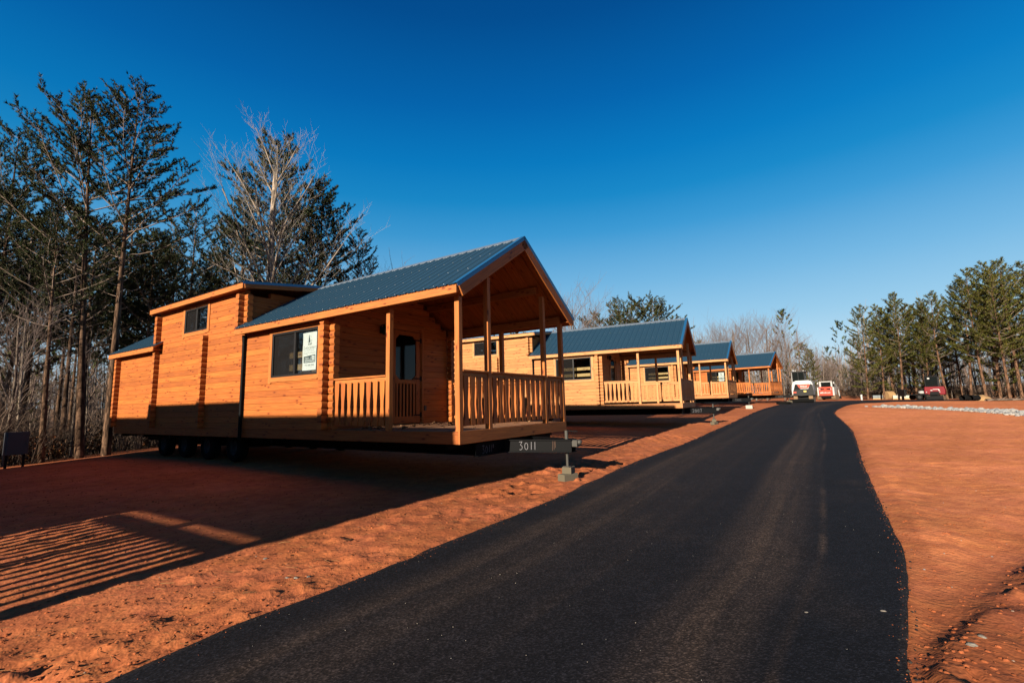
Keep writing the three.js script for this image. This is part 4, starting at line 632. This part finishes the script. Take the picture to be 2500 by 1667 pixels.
// ---------------------------------------------------------------- machines and things on the far side of the clearing
const font = await new FontLoader().loadAsync('fonts/droid/droid_sans_bold.typeface.json');
function text(str, size, depth = .006) { const g = new TextGeometry(str, { font, size, depth, curveSegments: 3, bevelEnabled: false }); g.computeBoundingBox(); const b = g.boundingBox; g.translate(-(b.max.x + b.min.x) / 2, -(b.max.y + b.min.y) / 2, 0); return g; }
const face = (f) => Math.atan2(-f.x, -f.z);   // turn that points local +z at the camera
const sub = (name, parent, x = 0, y = 0, z = 0) => { const g = new THREE.Group(); g.name = name; g.position.set(x, y, z); parent.add(g); return g; };
function trackGeo(L, h, w) { const r = h / 2, pts = []; for (let i = 0; i <= 8; i++) { const t = -Math.PI / 2 + Math.PI * i / 8; pts.push([L / 2 - r + r * Math.cos(t), r + r * Math.sin(t)]); } for (let i = 0; i <= 8; i++) { const t = Math.PI / 2 + Math.PI * i / 8; pts.push([-L / 2 + r + r * Math.cos(t), r + r * Math.sin(t)]); } const g = extrude(pts, w, .02); g.rotateY(Math.PI / 2); g.translate(-w / 2, 0, 0); return g; }
function lugs(L, h, w, n) { const l = []; for (let i = 0; i < n; i++) { const z = lerp(-L / 2 + h / 2, L / 2 - h / 2, i / (n - 1)); l.push(box(-w / 2, w / 2, h, h + .03, z - .02, z + .02, .003)); } for (const s of [1, -1]) for (let i = 0; i < 4; i++) { const t = -1 + i * .66, r = h / 2 + .012; const b = box(-w / 2, w / 2, -.02, .02, -.015, .015, .003); b.rotateX(-s * t); b.translate(0, h / 2 + r * Math.sin(t), s * (L / 2 - h / 2 + r * Math.cos(t))); l.push(b); } return merge(l); }
function cabFrame(par, x0, x1, y0, y1, z0, z1, frame, glass, pw = .07) {
  for (const [x, z] of [[x0, z0], [x1, z0], [x0, z1], [x1, z1]]) part('cab_post', box(x - pw / 2, x + pw / 2, y0, y1, z - pw / 2, z + pw / 2, .01, 'y'), frame, par);
  part('cab_roof', box(x0 - .06, x1 + .06, y1, y1 + .09, z0 - .06, z1 + .06, .03), frame, par);
  for (const z of [z0, z1]) part('window', box(x0 + pw / 2, x1 - pw / 2, y0 + .25, y1, z - .006, z + .006, .002), glass, par); for (const x of [x0, x1]) part('window', box(x - .006, x + .006, y0 + .25, y1, z0 + pw / 2, z1 - pw / 2, .002, 'z'), glass, par);
  part('cab_panel', merge([box(x0 + pw / 2, x1 - pw / 2, y0, y0 + .25, z1 - .02, z1 + .02), box(x0 + pw / 2, x1 - pw / 2, y0, y0 + .25, z0 - .02, z0 + .02), box(x0 - .02, x0 + .02, y0, y0 + .25, z0 + pw / 2, z1 - pw / 2, .004, 'z'), box(x1 - .02, x1 + .02, y0, y0 + .25, z0 + pw / 2, z1 - pw / 2, .004, 'z')]), frame, par);
  part('seat', merge([box((x0 + x1) / 2 - .22, (x0 + x1) / 2 + .22, y0 + .1, y0 + .35, z0 + .3, z0 + .75, .04), box((x0 + x1) / 2 - .2, (x0 + x1) / 2 + .2, y0 + .35, y0 + .85, z0 + .68, z0 + .8, .04)]), M.black, par);
}
{ // white compact excavator, its rounded counterweight towards the road
  const f = foot(1966, 977, 46), g = thing('compact_excavator', 'white compact excavator with red and black tail standing beside the farthest cabin', 'excavator', f, face(f) - .12); g.scale.set(.80, 1.16, .95);
  for (const s of [-1, 1]) { const t = sub('track', g, s * .78, 0, 0); part('belt', trackGeo(2.1, .55, .38), M.mud, t); part('lugs', lugs(2.1, .55, .38, 13), M.mud, t); }
  part('undercarriage', box(-.6, .6, .2, .42, -.5, .5, .05), M.black, g); part('dozer_blade', box(-.95, .95, .08, .46, -1.45, -1.38, .02), M.black, g); part('slew_ring', move(cyl(.5, .55, .18, 20), 0, .55, 0), M.black, g);
  const body = extrude([[-1.05, .62], [-1.08, 1.0], [-1.0, 1.42], [-.86, 1.62], [-.6, 1.70], [.7, 1.70], [.93, 1.62], [1.04, 1.42], [1.06, 1.0], [1.02, .62]], 1.5, .06, 3); body.translate(0, 0, -.55); part('body_shell', body, M.white, g);
  const low = extrude([[-.98, .60], [-.92, .98], [-.62, 1.0], [-.42, .98], [-.20, 1.04], [.62, 1.04], [.86, 1.44], [1.05, 1.36], [1.09, .95], [1.06, .55], [-.2, .50]], .06, .02, 2); low.translate(0, 0, 1.01); part('tail_panel', low, M.paintedBlack, g);
  const gr = extrude([[-.88, 1.0], [-.72, 1.44], [-.36, 1.44], [-.36, 1.28], [-.18, 1.04], [-.30, .96], [-.6, 1.0]], .04, .01); gr.translate(0, 0, 1.016); part('grille', gr, M.black, g);
  const rd = extrude([[-.50, 1.42], [-.36, 1.22], [-.26, 1.13], [.58, 1.13], [.82, 1.38], [.72, 1.44]], .03, .008); rd.translate(0, 0, 1.04); part('red_panel', rd, M.red, g);
  const tx = text('Bobcat', .15); tx.translate(.18, 1.28, 1.08); part('lettering', tx, M.white, g); part('tail_light', box(-.98, -.62, .72, .86, 1.06, 1.10, .02), M.red, g); part('licence_plate', box(.12, .40, .80, .93, 1.095, 1.11, .005), M.yellow, g); part('bumper', box(-.9, 1.0, .50, .58, .9, 1.07, .02), M.black, g);
  const cab = sub('cab', g); cabFrame(cab, -1.0, .24, 1.0, 2.46, -.95, .45, M.paintedBlack, M.glassDark); for (const x of [-.8, -.62, .2]) part('work_lamp', box(x - .05, x + .05, 2.52, 2.61, .42, .5, .02), M.white, cab); part('centre_bar', box(-.42, -.36, 1.25, 2.46, .44, .47, .005), M.paintedBlack, cab);
  const bm = sub('boom', g); part('boom_lower', beam(V(-1.25, 1.0, -.9), V(-1.28, 2.5, -1.5), .22, .2, V(0, 0, 1), .03), M.white, bm); part('boom_upper', beam(V(-1.28, 2.5, -1.5), V(-1.30, 2.75, -2.5), .2, .18, V(0, 1, 0), .03), M.white, bm); part('dipper_arm', beam(V(-1.3, 2.75, -2.5), V(-1.32, 1.1, -2.9), .18, .16, V(0, 0, 1), .03), M.white, bm); part('ram', beam(V(-1.28, 1.2, -1.3), V(-1.3, 2.6, -2.1), .08, .08, V(0, 0, 1), .02), M.zinc, bm); part('bucket', extrude([[0, 0], [.5, .05], [.62, .5], [.35, .62], [.05, .45]], .7).rotateY(Math.PI / 2).translate(-1.68, .35, -2.65), M.black, bm); part('boom_foot', box(-1.38, -1.05, .75, 1.1, -1.0, -.7, .03), M.black, bm);
}
{ // compact track loader
  const f = foot(2024, 976, 57), g = thing('track_loader', 'white compact track loader with a red rear door next to the excavator', 'loader', f, face(f) - .22);
  for (const s of [-1, 1]) { const t = sub('track', g, s * .72, 0, 0); part('belt', trackGeo(1.9, .6, .36), M.mud, t); part('lugs', lugs(1.9, .6, .36, 12), M.rubber, t); }
  part('chassis_tub', box(-.55, .55, .25, .6, -.9, .85, .03), M.black, g); part('side_body', merge([box(-.86, -.66, .5, 1.5, -.4, .88, .03), box(.66, .86, .5, 1.5, -.4, .88, .03)]), M.white, g);
  const d = extrude([[-.68, .52], [-.68, 1.46], [-.6, 1.52], [.6, 1.52], [.68, 1.46], [.68, .52]], .12, .02, 2); d.translate(0, 0, .84); part('rear_door', d, M.red, g);
  for (const s of [-1, 1]) { part('grille_slot', extrude([[s * .5, 1.18], [s * .5, 1.36], [s * .12, 1.32], [s * .12, 1.22]], .01, .004).translate(0, 0, .985), M.black, g); part('tail_light', box(s * .56 - .035, s * .56 + .035, 1.18, 1.36, .98, 1.0, .01), M.white, g); }
  const tx = text('Bobcat', .19); tx.translate(.06, .86, .985); part('lettering', tx, M.white, g); part('emblem', extrude([[-.58, .78], [-.5, .95], [-.44, .9], [-.36, .95], [-.38, .8], [-.48, .76]], .006).translate(0, 0, .985), M.white, g); part('rear_bumper', box(-.75, .75, .36, .5, .8, 1.0, .03), M.black, g);
  const cab = sub('cab', g); for (const x of [-.58, .58]) part('cage_post', box(x - .08, x + .08, 1.5, 2.12, .4, .62, .02, 'y'), M.white, cab); part('cage_top', box(-.66, .66, 2.08, 2.2, .35, .65, .03), M.white, cab); cabFrame(cab, -.48, .48, 1.2, 2.05, -.8, .45, M.black, M.glassDark, .05);
  for (const s of [-1, 1]) part('lift_arm', merge([beam(V(s * .82, 2.0, .6), V(s * .84, 1.25, -1.2), .2, .12, V(0, 1, 0), .02), beam(V(s * .84, 1.25, -1.2), V(s * .84, .45, -1.5), .16, .12, V(0, 0, 1), .02)]), M.white, g); part('loader_bucket', extrude([[0, 0], [.6, 0], [.2, .5], [0, .5]], 1.8).rotateY(Math.PI / 2).translate(-.9, .12, -1.55), M.black, g);
}
{ // red excavator seen from behind
  const f = foot(2288, 977, 55), g = thing('mini_excavator', 'dark red mini excavator with black cab standing before the pine stand', 'excavator', f, face(f) - .1); g.scale.set(.82, 1.2, .9);
  for (const s of [-1, 1]) { const t = sub('track', g, s * .72, 0, 0); part('belt', trackGeo(1.9, .45, .34), M.mud, t); part('lugs', lugs(1.9, .45, .34, 12), M.rubber, t); }
  part('undercarriage', box(-.55, .55, .18, .4, -.5, .5, .04), M.black, g); part('dozer_blade', box(-.9, .9, .05, .4, 1.2, 1.26, .02), M.black, g);
  const b = extrude([[-1.0, .55], [-1.04, .9], [-.98, 1.22], [.98, 1.22], [1.08, .9], [1.04, .55]], 1.2, .05, 2); b.translate(0, 0, -.4); part('body_shell', b, M.maroon, g); const lo = extrude([[-.55, .48], [-.42, .78], [.42, .78], [.55, .48]], .05, .02); lo.translate(0, 0, .86); part('tail_panel', lo, M.black, g);
  part('stripe', merge([box(-.15, .5, .98, 1.04, .855, .875, .004), box(-.42, -.2, .88, .96, .855, .875, .004), box(.42, .56, .86, .98, .855, .875, .004)]), M.white, g); for (const x of [-.85, -.3, .55]) part('tail_light', box(x - .05, x + .05, .72, .8, .855, .9, .02), M.white, g);
  const cab = sub('cab', g); cabFrame(cab, -.95, .42, 1.0, 2.2, -.9, .35, M.paintedBlack, M.glassDark); part('sticker', box(-.66, -.42, 2.0, 2.14, .36, .372, .003), M.white, cab); const bm = sub('boom', g); part('boom_lower', beam(V(-.5, .9, -1.0), V(-.55, 2.35, -1.5), .2, .2, V(0, 0, 1), .03), M.black, bm); part('boom_upper', beam(V(-.55, 2.35, -1.5), V(-.5, 2.75, -2.2), .22, .2, V(0, 1, 0), .03), M.black, bm); part('dipper_arm', beam(V(-.5, 2.75, -2.2), V(-.5, .8, -3.0), .18, .16, V(0, 0, 1), .03), M.black, bm); part('bucket', extrude([[0, 0], [.45, .05], [.55, .45], [.3, .55], [.05, .4]], .6).rotateY(Math.PI / 2).translate(-.8, .1, -2.8), M.black, bm);
}
{ // flatbed trailer left of it
  const f = foot(2247, 975, 56), g = thing('flatbed_trailer', 'black flatbed trailer parked beside the dark red excavator', 'trailer', f, face(f) + .35);
  part('deck', box(-1.6, 1.4, .55, .68, -1.0, 1.0, .02), M.black, g); part('ramp', box(-1.72, -1.62, .45, 1.25, -.95, .95, .02), M.paintedBlack, g); for (const s of [-1, 1]) for (const x of [-.35, .45]) { const w = sub('wheel', g, x, .33, s * .9); w.scale.setScalar(.92); part('tyre', wheelParts.tyre, M.rubber, w); part('rim', wheelParts.rim, M.rim, w); } part('tongue', beam(V(1.4, .55, 0), V(2.5, .5, 0), .12, .12), M.black, g); part('stake', box(-1.58, -1.5, .68, 1.15, .9, .98, .01, 'y'), M.black, g);
  const s = solo('white_sack', (() => { const q = new THREE.SphereGeometry(.38, 14, 10), p = q.attributes.position; for (let i = 0; i < p.count; i++) { p.setY(i, Math.max(-.16, p.getY(i) * .62)); p.setX(i, p.getX(i) * 1.5 + .05 * Math.sin(p.getZ(i) * 14)); } q.computeVertexNormals(); return q; })(), M.white, 'crumpled white sack lying on the flatbed trailer', 'sack'); s.position.copy(f).add(V(.3, .84, .1)); s.rotation.y = .6;
}
const ribbed = (L, r, n) => { const pts = []; for (let i = 0; i <= n * 2; i++) pts.push(new THREE.Vector2(r * (i % 2 ? 1 : .94), -L / 2 + L * i / (n * 2))); for (let i = n * 2; i >= 0; i -= 2) pts.push(new THREE.Vector2(r * .86, -L / 2 + L * i / (n * 2))); const g = new THREE.LatheGeometry(pts, 18); g.rotateZ(Math.PI / 2); return g; };
{ const f = foot(2366, 979, 47); for (const [dx, dz, t, l] of [[-.2, 0, .5, 'left one of two short black corrugated pipes lying before the pine stand'], [.36, .22, .62, 'right one of two short black corrugated pipes lying before the pine stand']]) { const p = f.clone().add(V(dx, 0, dz)), m = solo('culvert_pipe', ribbed(1.15, .29, 9), M.rubber, l, 'pipe', 'short black pipes by the pine stand'); m.position.copy(p).setY(baseH(p.x, p.z) + .29); m.rotation.set(0, .15 + t * .3, 0); }
  const q = foot(1957, 981, 43), k = solo('culvert_pipe', ribbed(2.3, .17, 24), M.rubber, 'long thin black corrugated pipe lying in front of the white excavator', 'pipe'); k.position.copy(q).setY(baseH(q.x, q.z) + .16); k.rotation.y = .1;
  const c = at(1914, 987), coil = solo('hose_coil', merge([0, 1, 2, 3].map((i) => { const t = new THREE.TorusGeometry(.48 - (i % 2) * .06 + i * .02, .045, 8, 26); t.rotateX(Math.PI / 2 + R(-.05, .05)); t.translate(R(-.04, .04), .05 + i * .05, R(-.04, .04)); return t; })), M.rubber, 'black hose coiled on the dirt at the road bend', 'hose'); coil.position.copy(c).setY(groundH(c.x, c.z) + .01);
  const w = foot(2105, 975, 54), pv = solo('pipe_stub', merge([move(cyl(.1, .1, .62, 18), 0, .31, 0), move(cyl(.112, .112, .08, 18), 0, .6, 0)]), M.white, 'white plastic pipe stub standing upright in the red dirt', 'pipe'); pv.position.copy(w).setY(w.y - .03);
}
function mound(name, f, rx, ry, rz, m, label, cat) { const g = new THREE.SphereGeometry(1, 40, 16, 0, Math.PI * 2, 0, Math.PI / 2), p = g.attributes.position; for (let i = 0; i < p.count; i++) { const x = p.getX(i), y = p.getY(i), z = p.getZ(i), n = .75 + .5 * fbm(x * 2.5 + f.x, z * 2.5 + 3, 3); p.setXYZ(i, x * rx * n, Math.pow(y, 1.4) * ry * n, z * rz * n); } g.computeVertexNormals(); const k = solo(name, g, m, label, cat); k.position.copy(f).add(V(0, -.05, 0)); return k; }
mound('sand_pile', foot(2392, 977, 49), 1.3, .62, .9, M.straw, 'small tan sand pile right of the black pipes', 'sand pile');
{ const f = foot(2172, 968, 62), b = solo('straw_bale', (() => { const g = new THREE.CylinderGeometry(.55, .55, .9, 24, 6), p = g.attributes.position; for (let i = 0; i < p.count; i++) { const k = 1 + .05 * (hash2(i, 7) - .5); p.setXYZ(i, p.getX(i) * k, p.getY(i), p.getZ(i) * k); } g.rotateZ(Math.PI / 2); g.computeVertexNormals(); return g; })(), M.straw, 'round straw bale between the two stacks of blocks', 'straw bale'); b.position.copy(f).setY(f.y + .5);
  for (const [pxl, dep, m, l, n] of [[2150, 63, mat([.11, .13, .14], .9), 'blue grey stack of blocks on a pallet at the wood edge', 6], [2200, 61, mat([.30, .29, .25], .9), 'whitish stack of stone slabs on a pallet at the wood edge', 8]]) { const q = foot(pxl, 968, dep), g = thing('block_pallet', l, 'block stack', q, face(q) + .1, 'block stacks at the wood edge'); part('pallet', merge([box(-.85, .85, .1, .13, -.5, .5), box(-.85, .85, 0, .1, -.5, -.4), box(-.85, .85, 0, .1, .4, .5), box(-.85, .85, 0, .1, -.05, .05)]), M.brace, g); for (let r = 0; r < 2; r++) for (let i = 0; i < n / 2; i++) for (const z of [-.25, .25]) part('block', box(-.82 + i * (1.64 / (n / 2)) + .01, -.82 + (i + 1) * (1.64 / (n / 2)) - .01, .135 + r * .2, .13 + (r + 1) * .2, z - .23, z + .23, .015, 'x'), m, g); }
}
{ // fallen logs at the foot of the right pines
  for (const [pxl, py, L, t, l] of [[2440, 975, 3.0, .15, 'fallen grey log lying at the foot of the taller pine stand'], [2470, 980, 2.2, -.3, 'shorter fallen log with broken end by the taller pine stand']]) { const f = foot(pxl, py, 46), T = new Tubes(); T.path([V(-L / 2, 0, 0), V(0, .03, .05), V(L / 2, 0, -.04)], .13, .09, 9); T.seg(V(.3, .03, 0), V(.6, .35, .3), .04, .015, 5); const m = solo('fallen_log', T.geo(), barkM.grey, l, 'log', 'fallen logs'); m.position.copy(f).setY(f.y + .1); m.rotation.y = t; }
}
{ // band of grey riprap: the larger stones one by one, the chips between them as gravel
  const rocks = [0, 1, 2, 3, 4].map((i) => { const g = new THREE.DodecahedronGeometry(1, 1), p = g.attributes.position; for (let k = 0; k < p.count; k++) { const v = V(p.getX(k), p.getY(k), p.getZ(k)), n = .72 + .5 * vnoise(v.x * 1.7 + i * 9 + 20, v.y * 1.7 + v.z * 2.1 + 20); p.setXYZ(k, v.x * n * 1.25, v.y * n * .75, v.z * n); } const q = g.index ? g.toNonIndexed() : g; q.computeVertexNormals(); return q; });
  const rm = [mat([.17, .175, .175], .95), mat([.13, .138, .145], .95), mat([.21, .20, .185], .95)];
  const path = [at(2140, 994), at(2230, 997), at(2330, 1001), at(2420, 1006), at(2500, 1011), at(2620, 1020)], cv = new THREE.CatmullRomCurve3(path);
  for (let i = 0; i < 190; i++) { const t = Math.pow(rnd(), .9), p = cv.getPointAt(t), w = lerp(.3, .6, t); const x = p.x + R(-w, w), z = p.z + R(-w, w) * 1.1, s = R(.08, .17), m = solo('riprap_stone', rocks[i % 5], rm[i % 3], 'grey stone in the long band of loose riprap on the red dirt', 'stone', 'riprap stones'); m.position.set(x, groundH(x, z) + s * R(.2, .6), z); m.scale.set(s * R(.8, 1.3), s, s * R(.8, 1.3)); m.rotation.set(R(-.5, .5), R(0, 6), R(-.5, .5)); }
  scatter('riprap_chips', rocks[2], mat([1, 1, 1], .95), 1800, () => { const t = rnd(), p = cv.getPointAt(t), w = lerp(.45, .95, t), x = p.x + R(-w, w), z = p.z + R(-w, w) * 1.2; return V(x, groundH(x, z) + .03, z); }, 'small grey chips of stone between the riprap', 'gravel', .03, .09, [[.16, .165, .165], [.13, .13, .135], [.2, .19, .17]]);
}
{ // utility pedestal at the wood edge, left
  const f = at(32, 1141), g = thing('utility_cabinet', 'dark grey utility cabinet on two legs at the left wood edge', 'cabinet', f, face(f) + .2), m = mat([.020, .024, .032], .7); part('cabinet_box', box(-.24, .24, .36, 1.0, -.14, .14, .02), m, g); part('door', box(-.215, .215, .39, .97, .141, .155, .005), m, g); part('latch', box(.16, .19, .64, .72, .156, .175, .004), M.zinc, g); for (const x of [-.18, .18]) part('leg', box(x - .025, x + .025, -.1, .36, -.03, .03, .004, 'y'), M.black, g);
}
// ---------------------------------------------------------------- small litter on the dirt and road
const nearDirt = (x0, x1, z0, z1, gap = .06) => () => { const x = R(x0, x1), z = R(z0, z1); const d = road(x, z); if (d > -gap) return null; return V(x, groundH(x, z), z); };
const inWedge = (f) => () => { const z = -Math.pow(rnd(), 1.6) * 22 - 2.4, x = R(-1.15, 1.15) * -z; const d = road(x, z); if (d > -.05) return null; const p = V(x, groundH(x, z), z); return f(p) ? p : null; };
{ const cl = (() => { const g = new THREE.IcosahedronGeometry(1, 1), p = g.attributes.position; for (let i = 0; i < p.count; i++) { const n = .75 + .5 * vnoise(p.getX(i) * 2 + 9, p.getY(i) * 2 + p.getZ(i) * 1.7 + 9); p.setXYZ(i, p.getX(i) * n * 1.2, p.getY(i) * n * .7, p.getZ(i) * n); } g.computeVertexNormals(); return g; })();
  const inst = mat([1, 1, 1], 1, { specularIntensity: .2 }), red = [[.19, .054, .020], [.15, .043, .016], [.23, .068, .026]];
  scatter('soil_clods', cl, inst, 8000, inWedge((p) => edgeSD(Lc, p.x, p.z) * roadSide < 0 || swale(p.x, p.z) * swSign > -.1 && rnd() < .6 || rnd() < .45), 'crumbs and clods of red clay lying on the dirt', 'clods', .002, .013, red);
  scatter('pebbles', cl, inst, 200, inWedge(() => true), 'small pale pebbles scattered over the red dirt', 'pebbles', .003, .008, [[.19, .17, .15], [.15, .15, .155], [.22, .16, .12]]);
  const onAsphalt = () => { const z = -Math.pow(rnd(), 1.5) * 20 - 2.4, x = R(-1, 1.1) * -z; if (road(x, z) < .06) return null; return V(x, baseH(x, z) + .014, z); };
  scatter('road_grit', cl, inst, 130, onAsphalt, 'grit and pale stone chips on the asphalt', 'grit', .0010, .0026, [[.28, .27, .25], [.34, .3, .25]]);
  // crumbs of asphalt and soil spilled over the two road edges
  const edgeAt = (side, out) => () => { const C = side ? Rc : Lc, i = Math.floor(Math.pow(rnd(), 1.3) * 150) + 55, a = C[i], b = C[i + 1], t = rnd(), d = b.clone().sub(a).normalize(), n = V(-d.z, 0, d.x), o = out(); let x = lerp(a.x, b.x, t) + n.x * o, z = lerp(a.z, b.z, t) + n.z * o; const on = road(x, z); return V(x, on > 0 ? baseH(x, z) + .014 : groundH(x, z) + .004, z); };
  for (const side of [0, 1]) { scatter('asphalt_crumbs', cl, inst, 500, edgeAt(side, () => R(-.045, .045)), side ? 'black asphalt crumbs along the smooth clay edge of the road' : 'black asphalt crumbs along the cabin side edge of the road', 'crumbs', .002, .009, [[.012, .012, .014], [.02, .018, .016]]); scatter('spilled_soil', cl, inst, 1500, edgeAt(side, () => (rnd() + rnd() + rnd() - 1.5) * (side ? .07 : .13)), side ? 'red soil spilled over the clay side edge of the asphalt' : 'red soil spilled over the cabin side edge of the asphalt', 'soil', .0012, .0045, red); }
  const straw = (() => { const T = new Tubes(); T.path([V(-.04, .001, 0), V(0, .004, .003), V(.04, .002, -.002)], .0013, .0009, 3); return T.geo(); })();
  scatter('straw_bits', straw, inst, 1500, inWedge((p) => edgeSD(Lc, p.x, p.z) * roadSide < 0 && fbm(p.x * .7, p.z * .7, 2) > .42), 'bits of straw strewn on the red dirt', 'straw', .5, 1.5, [[.26, .15, .065], [.20, .11, .05]]);
  for (const [x, y, s, l] of [[648, 1362, .015, 'lone pale stone on the dirt beside the asphalt edge'], [700, 1415, .014, 'pale grey stone near the asphalt, left of two others'], [722, 1417, .014, 'pale grey stone near the asphalt, between two others'], [752, 1412, .014, 'pale grey stone near the asphalt, right of two others'], [2378, 1612, .018, 'grey stone half sunk in the rough clay right of the road'], [2405, 1590, .013, 'smaller grey stone in the rough clay right of the road'], [2158, 1500, .013, 'tan stone lying on the asphalt near its right edge'], [1970, 1503, .010, 'small tan pebble on the asphalt among the dust lines']]) { const p = at(x, y), m = solo('loose_stone', cl, mat([.13, .115, .095], .95), l, 'stone', 'loose stones'); m.position.copy(p).setY(road(p.x, p.z) > 0 ? p.y + .014 : groundH(p.x, p.z) + s * .2); m.scale.set(s * 1.2, s * .8, s); m.rotation.y = x; }
}
{ // a few dead leaves blown onto the porch of the first cabin
  const lf = (() => { const g = new THREE.PlaneGeometry(.09, .05, 4, 2), p = g.attributes.position; for (let i = 0; i < p.count; i++) { const x = p.getX(i), y = p.getY(i); p.setY(i, y * (1 - Math.pow(Math.abs(x) / .047, 2) * .9)); p.setZ(i, .014 * Math.sin(x * 40) + Math.abs(y) * .5); } g.rotateX(-Math.PI / 2); g.computeVertexNormals(); return g; })();
  const c = CAB[1]; scatter('porch_leaves', lf, mat([1, 1, 1], .9), 70, () => { const t = R(.1, 3.5), s = R(.4, 3.2); if (rnd() > .25 + .75 * sstep(1.6, 3.2, s)) return null; return cabAt(c, s, t, .012); }, 'dry brown leaves blown onto the porch boards of the nearest cabin', 'leaves', .7, 1.5, [[.13, .058, .02], [.09, .04, .017], [.18, .10, .045]]);
}
scene.traverse((o) => { if (o.isMesh) { o.castShadow = true; o.receiveShadow = true; } });
renderer.render(scene, camera);
